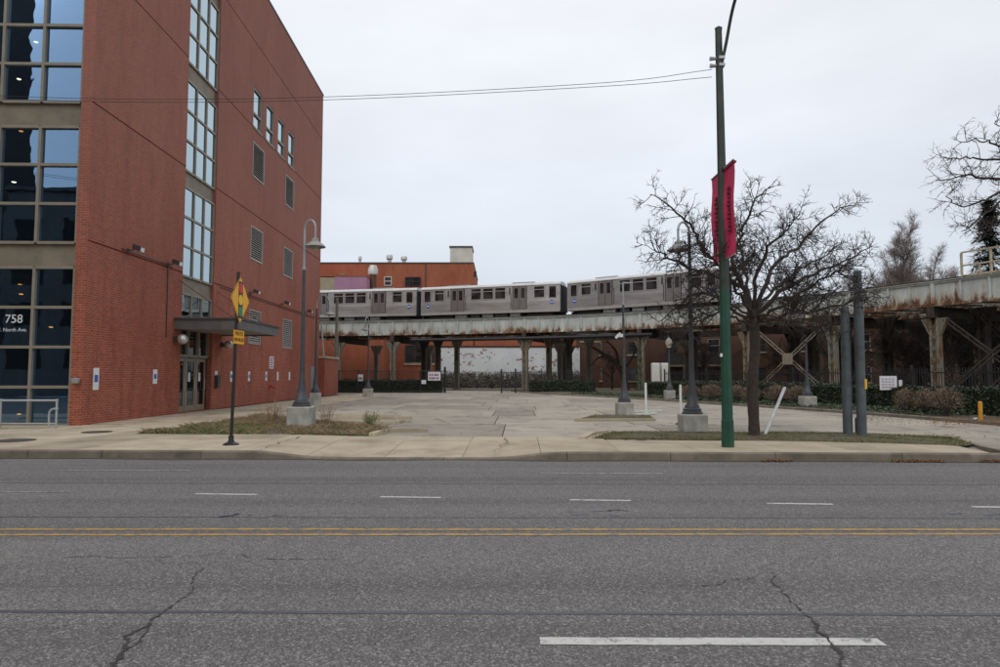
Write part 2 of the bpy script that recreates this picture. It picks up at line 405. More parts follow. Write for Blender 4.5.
leaf_mat('dead_weed', (.17, .115, .065), (.30, .21, .12), 2., .9)
leaf_mat('dead_leaf', (.12, .055, .025), (.24, .12, .05), 6., .9)
leaf_mat('vine', (.035, .028, .02), (.13, .105, .08), 5., .9)

# ================================================================ GROUND, ROAD, KERBS
o = MB().quad((-900, -900, -.06), (900, -900, -.06), (900, 900, -.06), (-900, 900, -.06)).build('ground', M['far_ground']); tag(o, kind='structure')
SA = -math.atan(.030)                                  # the far kerb runs slightly askew to the picture
road = MB()
for i in range(40):
    x0, x1 = -160 + 8*i, -152 + 8*i
    road.quad((x0, -12, 0), (x1, -12, 0), (x1, 13.12-.03*x1, 0), (x0, 13.12-.03*x0, 0))
road = road.build('road', M['asphalt']); tag(road, kind='structure')
def ground_strip(name, mat, p, q, wd, z=.004, sides=12):
    """painted or sealed strip on the road between two ground points, edges a little ragged"""
    p, q = Vector((p[0], p[1], 0)), Vector((q[0], q[1], 0)); d = (q - p); n = Vector((-d.y, d.x, 0)).normalized(); mb = MB(); vs = []
    for i in range(sides + 1):
        c_ = p + d * (i / sides); j = random.uniform(-.006, .006)
        vs += [c_ - n*(wd/2 + j) + Vector((0, 0, z)), c_ + n*(wd/2 - j*.7) + Vector((0, 0, z))]
    mb.add(vs, [(2*i, 2*i+2, 2*i+3, 2*i+1) for i in range(sides)])
    return mb.build(name, mat, road)
gz = lambda a, b: G(a, b, 0)
ground_strip('lane_dash', M['paint_white'], gz(540, 641.5), gz(882, 642.5), .115)
for a, b, y in ((195, 257, 494), (380, 441, 497), (570, 631, 500), (767, 833, 503.6), (972, 1040, 507)):
    ground_strip('lane_dash', M['paint_white'], gz(a, y), gz(b, y + .8), .075)
ground_strip('lane_dash', M['paint_white_worn'], gz(0, 492.2), gz(71, 492), .06)
ground_strip('lane_line', M['paint_white_worn'], gz(58, 470.4), gz(190, 470.8), .085)
ground_strip('lane_line', M['paint_white_worn'], gz(540, 473.2), gz(662, 473.5), .085)
for ya, yb in ((529.4, 529.8), (535.1, 534.3)):
    a, b = gz(0, ya), gz(1000, yb); dd = b - a
    ground_strip('centre_line', M['paint_yellow'], a - dd*3, b + dd*3, .075, sides=160)
# sealed seams
for ya, yb, wd in ((611.5, 615, .05), (517, 518.5, .022), (483, 485, .022)):
    a, b = gz(0, ya), gz(1000, yb); ground_strip('tar_seam', M['tar'], a - (b-a)*2, b + (b-a)*2, wd, .003, 80)
for a, y in ((250, 516), (585, 513.5), (985, 514)):
    p = gz(a, y); mb = MB()
    for k in range(5):
        q = p + Vector((random.uniform(-.35, .35), random.uniform(-.14, .14), .0035)); mb.add([q + Vector((random.uniform(-.13, .13), random.uniform(-.05, .05), .0005*k)) for _ in range(4)], [(0, 1, 2, 3)])
    mb.build('utility_mark', M['paint_blue'], road)
def crack(pts, w0, w1, parent=road, z=.005, name='crack', mat='crack_dark', rough=.10):
    P = [Vector(p) for p in pts]
    for lv_ in range(4):
        Q = [P[0]]
        for a, b in zip(P, P[1:]):
            d = b-a; n = Vector((-d.y, d.x, 0)); Q += [(a+b)/2 + n*random.gauss(0, rough), b]
        P = Q
    mb = MB(); vs = []; fs = []; m = len(P)
    for i, p in enumerate(P):
        d = (P[min(i+1, m-1)] - P[max(i-1, 0)]); n = Vector((-d.y, d.x, 0)).normalized()
        wd = (w0 + (w1-w0)*i/m) * random.choice((.15, .4, .7, 1., 1.3))
        vs += [p - n*wd/2 + Vector((0, 0, z)), p + n*wd/2 + Vector((0, 0, z))]
        if i: fs.append((2*i-2, 2*i-1, 2*i+1, 2*i))
    mb.add(vs, fs)
    return mb.build(name, M[mat], parent)
crack([gz(*p) for p in ((113, 672), (127, 650), (124, 637), (150, 622), (165, 611), (185, 597), (193, 580), (201, 566))], .036, .006)
crack([gz(*p) for p in ((838, 672), (832, 645), (826, 636), (813, 622), (801, 612), (790, 603), (782, 590), (772, 572))], .034, .01)
crack([gz(*p) for p in ((127, 650), (140, 641), (148, 628))], .02, .006)
crack([gz(*p) for p in ((690, 586), (735, 580), (766, 578))], .012, .006)
crack([gz(*p) for p in ((60, 558), (160, 557.4), (260, 558))], .01, .006)
crack([gz(*p) for p in ((265, 559), (300, 559), (340, 559.6))], .02, .01)
crack([gz(*p) for p in ((608, 511.2), (617, 510), (628, 511.2))], .05, .02)

# sidewalk in its own frame: s runs along the kerb, t back from it
def zs(s, t):
    def sm(a, b, x): k = max(0, min(1, (x-a)/(b-a))); return k*k*(3-2*k)
    wt = sm(-4.9, -3.5, s) * (1 - sm(-.1, 1.2, s))
    if s > 9.2: wt = max(wt, sm(9.75, 9.95, s))
    k = max(0, min(1, t / 2.3))
    return (1-wt)*.15 + wt*(.025 + (.128-.025)*k)
sw = MB()
S0 = -24.
ss = [S0 + .5*i for i in range(68)]; ts = [0.16, .8, 1.6, 2.45, 3.5]
vs = [(s, t_, zs(s, t_) - .02) for t_ in ts for s in ss]
n_ = len(ss); sw.add(vs, [(j*n_+i, j*n_+i+1, (j+1)*n_+i+1, (j+1)*n_+i) for j in range(len(ts)-1) for i in range(n_-1)])
walk = sw.build('sidewalk', M['joint_dirt']); walk.location = (0, 13.1, 0); walk.rotation_euler = (0, 0, SA); tag(walk, kind='structure')
def slab(s0, s1, t0, t1, parent, mat='concrete', zf=zs, th=.03, gap=.011, dz=0.):
    s0 += gap/2; s1 -= gap/2; t0 += gap/2; t1 -= gap/2
    ns = 3; vs = []
    jz = dz + random.uniform(-.004, .004)
    for k in (0, 1):
        for j in (0, 1):
            for i in range(ns + 1):
                s = s0 + (s1-s0)*i/ns; t_ = (t0, t1)[j]; vs.append((s, t_, zf(s, t_) + jz - (th if k == 0 else 0)))
    m = ns + 1; f = []
    for i in range(ns):
        f += [(2*m+i, 2*m+i+1, 3*m+i+1, 3*m+i), (i, i+1, 2*m+i+1, 2*m+i), (m+i+1, m+i, 3*m+i, 3*m+i+1)]
    f += [(0, 2*m, 3*m, m), (ns, m+ns, 3*m+ns, 2*m+ns)]
    return MB().add(vs, f).build('slab', M[mat], parent)
s = S0
while s < 9.3:
    e_ = min(s + 1.55, 9.9) if s + 2.0 < 9.9 else 9.9
    slab(s, e_, .165, 2.45, walk)
    if s < 2.2: slab(s, e_, 2.45, 3.5 + (.25 if s < -3.5 else 0), walk)
    s = e_
# paving in front of and along the brick building
s = S0
while s < -9.7:
    e_ = min(s + 1.55, -9.45) if s + 2 < -9.45 else -9.45
    slab(s, e_, 3.75, 5.2, walk); slab(s, e_, 5.2, 6.75 if s < -12.6 else 7.0, walk); s = e_
t_ = 7.0
for k in range(17):
    slab(-12.9, -11.1, t_, t_+1.8, walk); slab(-11.1, -9.45, t_, t_+1.8, walk); t_ += 1.8
# kerb stones along the road
kerb = thing('kerb', None, None, (0, 13.1, 0), SA); tag(kerb, kind='structure')
s = S0
joints = [S0]
while s < 9.5: s += random.choice((1.5, 2.0, 2.4)); joints.append(min(s, 9.75))
for a, b in zip(joints, joints[1:]):
    if b - a < .15: continue
    mb = MB(); vs = []; m = 5
    for i in range(m):
        q = a + .006 + (b-a-.012)*i/(m-1); zt = zs(q, 0) + .002; j = random.uniform(-.006, .006)
        vs += [(q, j, -.05), (q, .012+j, zt - .022), (q, .035, zt), (q, .163, zt), (q, .163, -.05)]
    f = [(i*5+k, (i+1)*5+k, (i+1)*5+k+1, i*5+k+1) for i in range(m-1) for k in range(4)] + [(4, 3, 2, 1, 0), tuple((m-1)*5+k for k in range(5))]
    mb.add(vs, f).build('kerb_stone', M['kerb_concrete'], kerb)
gut = MB(); vs = []
for i in range(69):
    q = S0 + .5*i; wd = .10 + .06*math.sin(q*1.7) + random.uniform(0, .05); vs += [(q, -wd, .006), (q, .01, .008)]
gut.add(vs, [(2*i, 2*i+2, 2*i+3, 2*i+1) for i in range(68)]); gut.build('gutter_grime', M['joint_dirt'], kerb)
# kerb return into the right-hand driveway
pts = smoothpath([(9.75, .08, 0), (9.98, .25, 0), (10.08, .7, 0), (10.2, 1.4, 0), (10.45, 2.3, 0), (10.3, 3.2, 0)], 5)
for i in range(0, len(pts)-5, 5):
    mb = MB(); vs = []; seg = pts[i:i+6]
    for j, p in enumerate(seg):
        d = pts[min(i+j+1, len(pts)-1)] - pts[max(i+j-1, 0)]; n = Vector((-d.y, d.x, 0)).normalized()
        zt = .15
        vs += [p - n*.085 + Vector((0, 0, -.05)), p - n*.075 + Vector((0, 0, zt-.02)), p - n*.05 + Vector((0, 0, zt)), p + n*.085 + Vector((0, 0, zt)), p + n*.085 + Vector((0, 0, -.05))]
    m = len(seg)
    mb.add(vs, [(a*5+k, a*5+k+1, (a+1)*5+k+1, (a+1)*5+k) for a in range(m-1) for k in range(4)] + [(4, 3, 2, 1, 0), tuple((m-1)*5+k for k in range(5))]).build('kerb_stone', M['kerb_concrete'], kerb)
# yard ground under everything behind the sidewalk, and the cracked concrete car park slabs
yard = MB().quad((-60, 16.3, .095), (80, 16.3, .095), (80, 150, .095), (-60, 150, .095)).build('yard', M['yard_ground']); tag(yard, kind='structure')
lot = MB().quad((-9.5, 2.5, .10), (10.4, 2.5, .10), (16., 56, .10), (-12.9, 56, .10)).build('parking_lot', M['joint_dirt']); lot.location = (0, 13.1, 0); lot.rotation_euler = (0, 0, SA); tag(lot, kind='structure')
zl = lambda s, t: .122 + .012*math.sin(s*.3 + t*.17)
tt_ = 3.5
rows = [3.5, 7.6, 11.8, 16.2, 20.6, 25., 29.5, 34., 38.5, 43., 47.5, 52.]
BND = [(1.0, 62), (3.8, 52), (6.5, 46.5), (8.9, 41), (10.8, 35.5), (12.4, 31), (13.9, 26.2), (14.8, 22), (15.2, 19.5), (15.4, 17)]
def bx(y):
    for (xa, ya), (xb, yb) in zip(BND, BND[1:]):
        if yb <= y <= ya: return xa + (xb-xa)*(ya-y)/(ya-yb)
    return BND[0][0] if y > 62 else BND[-1][0]
for r0, r1 in zip(rows, rows[1:]):
    s = -9.45 if r0 < 37 else -12.6; off = random.uniform(-.9, .9)
    while s < 15.5:
        e_ = s + 4.3 + off*(s < -8); lim = bx(13.1 + r0) + 1.2
        if s > lim: break
        cut = random.random()
        if cut < .3:
            mid = s + (e_-s)*random.uniform(.35, .65); slab(s, mid, r0, r1, lot, 'lot_concrete', zl, .02, .03); slab(mid, e_, r0, r1, lot, 'lot_concrete', zl, .02, .03)
        elif cut < .5:
            mid = r0 + (r1-r0)*random.uniform(.35, .65); slab(s, e_, r0, mid, lot, 'lot_concrete', zl, .02, .03); slab(s, e_, mid, r1, lot, 'lot_concrete', zl, .02, .03)
        else: slab(s, e_, r0, r1, lot, 'lot_concrete', zl, .02, .03)
        s = e_
slab(2.2, 10.6, 2.5, 3.5, lot, 'lot_concrete', zl, .02, .02)
# right driveway down to the road
zd = lambda s, t: max(.006, min(.124, .006 + t*.05))
for a, b in ((9.95, 12.9), (12.9, 16.), (16., 20.)):
    slab(a, b, -.05, 2.5, lot, 'lot_concrete', zd, .06, .02); 
slab(10.3, 15.2, 2.5, 3.5, lot, 'lot_concrete', zl, .03, .02); slab(15.2, 20, 2.5, 3.5, lot, 'lot_concrete', zl, .03, .02)
for pp in (((520, 407), (508, 413), (500, 420)), ((458, 417), (505, 417.5), (520, 419), (545, 420)), ((443, 418), (449, 424)), ((410, 406), (417, 415)), ((600, 424), (612, 428), (640, 427)), ((505, 438), (500, 446), (491, 456)), ((880, 424), (930, 433), (965, 438)), ((955, 430), (985, 436), (1000, 441)), ((300, 437), (268, 447), (262, 457)), ((470, 428), (520, 431), (570, 428))):
    crack([G(a, b, .142) for a, b in pp], .03, .012, road, .012)

# planted bed with a low kerb on the right of the car park
B3 = smoothpath([(x, y, 0) for x, y in BND], 6)
def offs(path, d):
    r = []
    for i, p in enumerate(path):
        q = path[min(i+1, len(path)-1)] - path[max(i-1, 0)]; n = Vector((-q.y, q.x, 0)).normalized(); r.append(p + n*d)
    return r
bed = MB(); vs = []; rowsB = [offs(B3, d) for d in (.16, 1.2, 2.6, 4.5, 9., 16.)]
for k, rr in enumerate(rowsB):
    for p in rr: vs.append((p.x, p.y, .19 + .05*math.sin(p.x*1.7 + p.y) * (k > 0) + .02*k))
nb = len(B3); bed.add(vs, [(k*nb+i, (k+1)*nb+i, (k+1)*nb+i+1, k*nb+i+1) for k in range(5) for i in range(nb-1)])
bed = bed.build('planted_bed', M['soil']); tag(bed, kind='structure')
for i in range(0, nb-6, 6):
    mb = MB(); vs = []; seg = range(i, i+7)
    for j in seg:
        a, b = offs(B3, 0)[j], offs(B3, .16)[j]
        if j == i: a = a + (B3[j+1]-B3[j])*.02; b = b + (B3[j+1]-B3[j])*.02
        vs += [(a.x, a.y, .05), (a.x, a.y, .21), (a.x + (b.x-a.x)*.2, a.y + (b.y-a.y)*.2, .235), (b.x, b.y, .235), (b.x, b.y, .05)]
    mb.add(vs, [(a*5+k, (a+1)*5+k, (a+1)*5+k+1, a*5+k+1) for a in range(6) for k in range(4)] + [(0, 1, 2, 3, 4), (34, 33, 32, 31, 30)]).build('kerb_stone', M['kerb_concrete'], bed)
def soil_patch(name, poly, z, mat='soil'):
    mb = MB(); n = len(poly); c_ = sum((Vector(p) for p in poly), Vector((0, 0))) / n
    vs = []
    for k in range(5):
        f_ = 1 - k/5
        for p in poly:
            q = c_ + (Vector(p) - c_)*f_; vs.append((q.x, q.y, z + (0 if k == 0 else .02 + random.uniform(0, .03))))
    vs.append((c_.x, c_.y, z + .04))
    f = [(k*n+i, k*n+(i+1)%n, (k+1)*n+(i+1)%n, (k+1)*n+i) for k in range(4) for i in range(n)] + [(4*n+i, 4*n+(i+1)%n, 5*n) for i in range(n)]
    o = mb.add(vs, f).build(name, M[mat], smooth=True); tag(o, kind='structure'); return o
def dens(poly, step=.6):
    r = []
    for i in range(len(poly)):
        a, b = Vector(poly[i]), Vector(poly[(i+1) % len(poly)]); n = max(1, int((b-a).length/step))
        for k in range(n):
            q = a + (b-a)*k/n; r.append((q.x + random.uniform(-.05, .05), q.y + random.uniform(-.05, .05)))
    return r
isl_left = [tuple(G(*p)[:2]) for p in ((137, 434.5), (370, 436), (383, 433.5), (392, 429), (350, 425), (300, 420), (262, 416), (215, 424))]
isl_left = dens(isl_left); pl = soil_patch('weed_bed', isl_left, .148)
isl_right = dens([tuple(G(*p)[:2]) for p in ((592, 439.6), (700, 440.5), (850, 443.3), (968, 447), (975, 445), (948, 438.5), (850, 434.5), (700, 433), (610, 433.4))]); pr = soil_patch('grass_verge', isl_right, .15)
isl_small = dens([tuple(G(*p)[:2]) for p in ((580, 420.5), (655, 420), (648, 416.5), (600, 416.5))], .4); ps = soil_patch('lamp_island', isl_small, .16)
# low concrete edgings
def edging(pts, wd, z0, z1, parent):
    for a, b in zip(pts, pts[1:]):
        MB().beam((a[0], a[1], (z0+z1)/2), (b[0], b[1], (z0+z1)/2), wd, z1-z0).build('edging', M['concrete'], parent)
g2 = lambda a, b: tuple(G(a, b)[:2])
edging([g2(372, 436.4), g2(386, 432), g2(428, 431.6)], .16, .10, .22, pl)
edging([g2(330, 419), g2(411, 419.6)], .22, .10, .24, pl); edging([g2(330, 423.5), g2(396, 424), g2(402, 422.6), g2(411, 422.4)], .15, .10, .22, pl)
edging([g2(322, 417), g2(400, 417.4)], .2, .10, .23, pl)
edging([g2(576, 421.5), g2(655, 421)], .16, .1, .22, ps); edging([g2(576, 421.5), g2(596, 415.8)], .14, .1, .22, ps)
edging([g2(582, 440), g2(592, 434.6), g2(606, 432.6)], .16, .1, .20, pr)
edging([g2(612, 432.6), g2(700, 432.2), g2(850, 433.6), g2(950, 437.6)], .12, .1, .165, pr)
# utility covers in the sidewalk
for px, py, rx in ((97, 432, .42), (14, 440.5, .5)):
    p = G(px, py, .153); MB().lathe([(.0, 0), (.36*rx/.42, 0), (.36*rx/.42, .008), (.33*rx/.42, .006), (0.01, .006)], p, 24).build('utility_cover', M['cover_iron'], road)
# ================================================================ vegetation helpers
def inside(p, poly):
    c_ = False; n = len(poly); x, y = p
    for i in range(n):
        (xa, ya), (xb, yb) = poly[i], poly[i-1]
        if (ya > y) != (yb > y) and x < (xb-xa)*(y-ya)/(yb-ya) + xa: c_ = not c_
    return c_
def scatter_blades(name, poly, cnt, h, wd, mat, z, label, cat, patchy=0., lean=.5):
    xs = [p[0] for p in poly]; ys = [p[1] for p in poly]; mb = MB(); k = 0; tries = 0
    vs, fs = [], []
    while k < cnt and tries < cnt*6:
        tries += 1; x, y = random.uniform(min(xs), max(xs)), random.uniform(min(ys), max(ys))
        if not inside((x, y), poly): continue
        if patchy and math.sin(x*2.1+1.3)*math.cos(y*2.7+x) + random.uniform(-1, 1) < patchy: continue
        a = random.uniform(0, 6.28); hh = h*random.uniform(.4, 1.3); ww = wd*random.uniform(.6, 1.3); dx, dy = math.cos(a)*ww, math.sin(a)*ww
        lx, ly = random.gauss(0, lean)*hh, random.gauss(0, lean)*hh; b = len(vs)
        vs += [(x-dx, y-dy, z), (x+dx, y+dy, z), (x+dx*.6+lx*.4, y+dy*.6+ly*.4, z+hh*.6), (x+lx, y+ly, z+hh)]; fs += [(b, b+1, b+2), (b, b+2, b+3)]; k += 1
    o = mb.add(vs, fs).build(name, M[mat]); return tag(o, label, cat, kind='stuff')
scatter_blades('verge_grass', isl_right, 19000, .055, .008, 'grass', .15, 'short yellowing grass on the narrow verge under the bare tree', 'grass', -.25)
scatter_blades('weed_grass', isl_left, 9000, .085, .009, 'grass', .15, 'green and straw grass tufts in the lamp bed beside the building', 'grass', -.15)
scatter_blades('fresh_grass', [tuple(G(*p)[:2]) for p in ((140, 434), (262, 434.8), (262, 428), (225, 425))], 7000, .09, .009, 'grass_fresh', .15, 'fresh green grass at the building end of the weed bed', 'grass', -.2)
scatter_blades('dead_weeds', isl_left, 4500, .12, .008, 'dead_weed', .15, 'brown dead weeds and leaves matted in the lamp bed', 'weeds', .1, 1.2)
scatter_blades('island_grass', isl_small, 1800, .06, .01, 'grass', .16, 'thin grass inside the small kerbed lamp island', 'grass', -.4)
def twig_clump(name, c_, h, rad, cnt, label, cat, mat='dead_weed'):
    mb = MB()
    for _ in range(cnt):
        a = random.uniform(0, 6.28); q = Vector(c_) + Vector((random.uniform(-.1, .1), random.uniform(-.1, .1), -.02))
        e1 = q + Vector((math.cos(a)*rad*random.uniform(.2, 1), math.sin(a)*rad*random.uniform(.2, 1), h*random.uniform(.5, 1.1)))
        mb.tube([q, (q+e1)/2 + Vector((random.uniform(-.03, .03), 0, .04)), e1], [.006, .005, .003], 3)
        if random.random() < .7: mb.tube([e1 - (e1-q)*.3, e1 + Vector((random.uniform(-.1, .1), random.uniform(-.1, .1), .05))], [.004, .003], 3); 
        for _k in range(3): u = e1 + Vector((random.gauss(0, .03), random.gauss(0, .03), random.gauss(0, .03))); mb.add([u, u+Vector((.03, 0, .02)), u+Vector((0, .02, .035))], [(0, 1, 2)])
    return tag(mb.build(name, M[mat], origin=c_), label, cat)
twig_clump('dead_weed', G(268, 424, .15), .55, .35, 26, 'brown dry weed clump left of the lamp foot by the brick wall', 'weed')
twig_clump('dead_weed', G(276, 423, .15), .6, .3, 22, 'tall dry weed stalks close to the big lamp foot', 'weed', 'twig_brown')
twig_clump('dead_weed', G(327, 425, .15), .55, .35, 26, 'brown dry weed clump right of the lamp foot in the bed', 'weed', 'twig_brown')
twig_clump('grass_tuft', G(371, 427, .15), .4, .25, 40, 'straw-green grass tuft at the pointed end of the weed bed', 'grass tuft', 'grass')
def leaf_mass(surf_pts, size, mb):
    for p, n in surf_pts:
        a = Vector((random.gauss(0, 1), random.gauss(0, 1), random.gauss(0, 1))).normalized(); b = (n + a*.8).normalized()
        u = b.cross(a).normalized()*size*random.uniform(.6, 1.3); v_ = b.cross(u).normalized()*size*random.uniform(.5, 1.)
        mb.add([p-u, p+v_*.7, p+u, p-v_*.7], [(0, 1, 2, 3)])
def hedge(name, path, wd, h, z, dens_, leaf, label):
    """clipped hedge: a dark twiggy core and leaf-sized faces all over it, uneven outline"""
    t = thing(name, label, 'hedge', (path[0][0], path[0][1], z))
    P = [Vector((p[0], p[1], z)) for p in path]; core = MB(); lv = MB()
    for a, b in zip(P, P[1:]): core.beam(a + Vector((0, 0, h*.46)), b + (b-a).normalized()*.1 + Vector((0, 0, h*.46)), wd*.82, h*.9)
    for a, b in zip(P, P[1:]):
        L = (b-a).length; d = (b-a)/L; n = Vector((-d.y, d.x, 0)); pts = []
        for _ in range(int(L*(2*h+wd)*dens_)):
            q = random.uniform(0, L); r_ = random.uniform(0, 2*h+wd); bump = .06*math.sin(q*2.3+a.x) + .05*math.sin(q*5.1+a.y) + random.gauss(0, .035)
            if r_ < h: off, zz, nn = -wd/2-bump*.6, r_, -n
            elif r_ < h+wd: off, zz, nn = r_-h-wd/2, h+bump, Vector((0, 0, 1))
            else: off, zz, nn = wd/2+bump*.6, r_-h-wd, n
            pts.append((a + d*q + n*off + Vector((0, 0, zz)), nn))
        leaf_mass(pts, leaf, lv)
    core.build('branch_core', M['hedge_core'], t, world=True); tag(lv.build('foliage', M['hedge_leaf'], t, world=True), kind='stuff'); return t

# ================================================================ THE BRICK BUILDING
C0 = G(80, 425.5, .15); BA = math.atan(.024)
BL, BH, BWD = 28.6, 22.3, 24.
bld = thing('brick_building', 'tall red brick building with glazed corner bay and steel entrance canopy', 'building', (C0.x, C0.y, .13), BA)
def to_l(p): return Matrix.Rotation(-BA, 3, 'Z') @ (Vector(p) - Vector((C0.x, C0.y, 0)))
def Wl(px, py, off=0):                                 # pixel -> (distance along side wall, height above base)
    d = ray(px, py); dl = Matrix.Rotation(-BA, 3, 'Z') @ d; o_ = to_l((0, 0, CH)); t = (off - o_.x)/dl.x
    q = o_ + dl*t; return q.y, q.z - .13
wall = MB()
def wall_open(mb, mapf, u0, u1, z0, z1, ops, flip=False):
    """wall sheet with rectangular openings (ua,ub,za,zb,depth): cells plus reveals"""
    us = sorted({u0, u1, *[k for o_ in ops for k in o_[:2]]}); zz = sorted({z0, z1, *[k for o_ in ops for k in o_[2:4]]})
    def q(a, b, c_, d): mb.quad(*((a, b, c_, d) if not flip else (d, c_, b, a)))
    for ua, ub in zip(us, us[1:]):
        for za, zb in zip(zz, zz[1:]):
            um, zm = (ua+ub)/2, (za+zb)/2
            if any(o_[0] < um < o_[1] and o_[2] < zm < o_[3] for o_ in ops): continue
            q(mapf(ua, za, 0), mapf(ub, za, 0), mapf(ub, zb, 0), mapf(ua, zb, 0))
    for ua, ub, za, zb, dp in ops:
        q(mapf(ua, za, 0), mapf(ua, zb, 0), mapf(ua, zb, dp), mapf(ua, za, dp)); q(mapf(ub, za, 0), mapf(ub, za, dp), mapf(ub, zb, dp), mapf(ub, zb, 0))
        q(mapf(ua, zb, 0), mapf(ub, zb, 0), mapf(ub, zb, dp), mapf(ua, zb, dp)); q(mapf(ua, za, 0), mapf(ua, za, dp), mapf(ub, za, dp), mapf(ub, za, 0))
side = lambda u, z, dp: (-dp, u, z)
front = lambda u, z, dp: (-u, dp, z)                  # u counts leftward from the corner
bu0, bu1 = 6.43, 9.50
LOUV = [(14.02, 15.82, 11.82, 13.68), (19.72, 21.5, 11.82, 13.68), (13.98, 15.84, 7.48, 9.24), (19.65, 21.55, 7.48, 9.24), (14.0, 15.82, 3.12, 4.9), (19.72, 21.62, 3.12, 4.9)]
WIN4 = [(13.95 + 2.06*i, 15.28 + 2.06*i, 14.45, 16.58) for i in range(4)]
ops = [(bu0, bu1, .02, 21.2, .42)] + [(*l_, .14) for l_ in LOUV] + [(*w_, .16) for w_ in WIN4]
for zb in (5.58, 9.87, 14.39, 18.95):                  # thin recessed shadow joints
    segs = [(0.0, bu0)] + [(bu1, BL)]
    for a, b in segs:
        cuts = [a, b]
        for l_ in LOUV + WIN4:
            if l_[2] - .05 < zb < l_[3] + .05: cuts += [l_[0], l_[1]]
        cuts = sorted(cuts)
        for i in range(0, len(cuts), 2):
            if cuts[i+1]-cuts[i] > .05: ops.append((cuts[i] + (.0 if cuts[i] > 0 else .001), cuts[i+1] - .001, zb, zb + .045, .05))
wall_open(wall, side, 0, BL, 0, BH, ops)
for a in ops[11:]: wall.quad((-a[4], a[0], a[2]), (-a[4], a[1], a[2]), (-a[4], a[1], a[3]), (-a[4], a[0], a[3]))
FB0, FB1 = .34, 8.6
wall_open(wall, front, 0, BWD, 0, BH, [(FB0, FB1, .0, 21.2, .22)], flip=True)
wall.quad((0, BL, 0), (-BWD, BL, 0), (-BWD, BL, BH), (0, BL, BH)); wall.quad((-BWD, 0, 0), (-BWD, 0, BH), (-BWD, BL, BH), (-BWD, BL, 0))
wall.build('wall', M['brick_red'], bld)
MB().box(-BWD+.01, -.01, .01, BL-.01, BH-.6, BH-.5).build('roof', M['roofing'], bld)
cp = MB().box(-.35, .035, -.035, BL+.03, BH, BH+.1).box(-BWD, -.35, -.035, .35, BH, BH+.1).box(-BWD, -.35, BL-.3, BL+.03, BH, BH+.1); cp.build('coping', M['dark_bronze'], bld)
MB().box(-.18, .03, -.005, .0, 0, .01).build('threshold', M['kerb_concrete'], bld)
# inside: floor slabs and back walls so that the glass has rooms behind it
inn = MB()
for zf in (.02, 4.62, 9.0, 13.35, 17.8, 21.3): inn.box(-FB1-1, -.9, .5, 6.3, zf-.12, zf)
inn.quad((-FB1-1, 6.3, 0), (-.9, 6.3, 0), (-.9, 6.3, 21.3), (-FB1-1, 6.3, 21.3)); inn.quad((-.9, .5, 0), (-.9, 6.3, 0), (-.9, 6.3, 21.3), (-.9, .5, 21.3)); inn.quad((-FB1-1, .5, 0), (-FB1-1, 6.3, 0), (-FB1-1, 6.3, 21.3), (-FB1-1, .5, 21.3))
inn.quad((-2.2, bu0-.3, 0), (-2.2, bu1+.3, 0), (-2.2, bu1+.3, 21.2), (-2.2, bu0-.3, 21.2))
for zf in (4.3, 9.4, 13.9, 18.): inn.box(-2.2, -.45, bu0, bu1, zf-.1, zf)
for a in WIN4: inn.quad((-1.2, a[0]-.3, a[2]-.3), (-1.2, a[1]+.3, a[2]-.3), (-1.2, a[1]+.3, a[3]+.3), (-1.2, a[0]-.3, a[3]+.3))
inn.build('interior', M['interior'], bld)
def glazed(name, us, zz, mapf, dp, fw, fd, gm='glass_side', fm='tan_metal', pane_dp=.03):
    """frame of mullions and rails (one mesh) with every pane a child"""
    mb = MB()
    def bxm(ua, ub, za, zb, d0, d1):
        a, b = mapf(ua, za, d0), mapf(ub, zb, d1); mb.box(min(a[0], b[0]), max(a[0], b[0]), min(a[1], b[1]), max(a[1], b[1]), min(a[2], b[2]), max(a[2], b[2]))
    for u in us: bxm(u-fw/2, u+fw/2, zz[0], zz[-1], dp-fd, dp+.05)
    for z in zz:
        for ua, ub in zip(us, us[1:]): bxm(ua+fw/2, ub-fw/2, z-fw/2, z+fw/2, dp-fd+.004, dp+.05)
    fr = mb.build(name, M[fm], bld)
    for ua, ub in zip(us, us[1:]):
        for za, zb in zip(zz, zz[1:]):
            a, b, c_, d = (mapf(ua, za, dp+pane_dp), mapf(ub, za, dp+pane_dp), mapf(ub, zb, dp+pane_dp), mapf(ua, zb, dp+pane_dp))
            j = random.uniform(-.004, .004); q = MB(); e2 = mapf(ua, za, dp+pane_dp+j); g_ = mapf(ua, zb, dp+pane_dp+j)
            q.quad(e2, b, c_, g_).build('pane', M[gm], fr)
    return fr
# street-front glazed bay
FU = [.37, 1.58, 2.80, 4.02, 5.24, 6.46, 7.68, 8.57]
FZ = [[.03, 1.16, 2.36, 3.56, 4.77], [5.53, 6.73, 7.94, 9.12], [9.90, 11.10, 12.33, 13.5], [14.3, 15.5, 16.7, 17.9], [18.6, 19.9, 21.15]]
for zz in FZ: glazed('window', FU, zz, front, .12, .085, .07, 'glass_front')
for za, zb in zip([z[-1] for z in FZ[:-1]], [z[0] for z in FZ[1:]]): MB().box(-FB1+.03, -FB0-.005, .16, .24, za+.045, zb-.045).build('spandrel_panel', M['spandrel_tan'], bld)
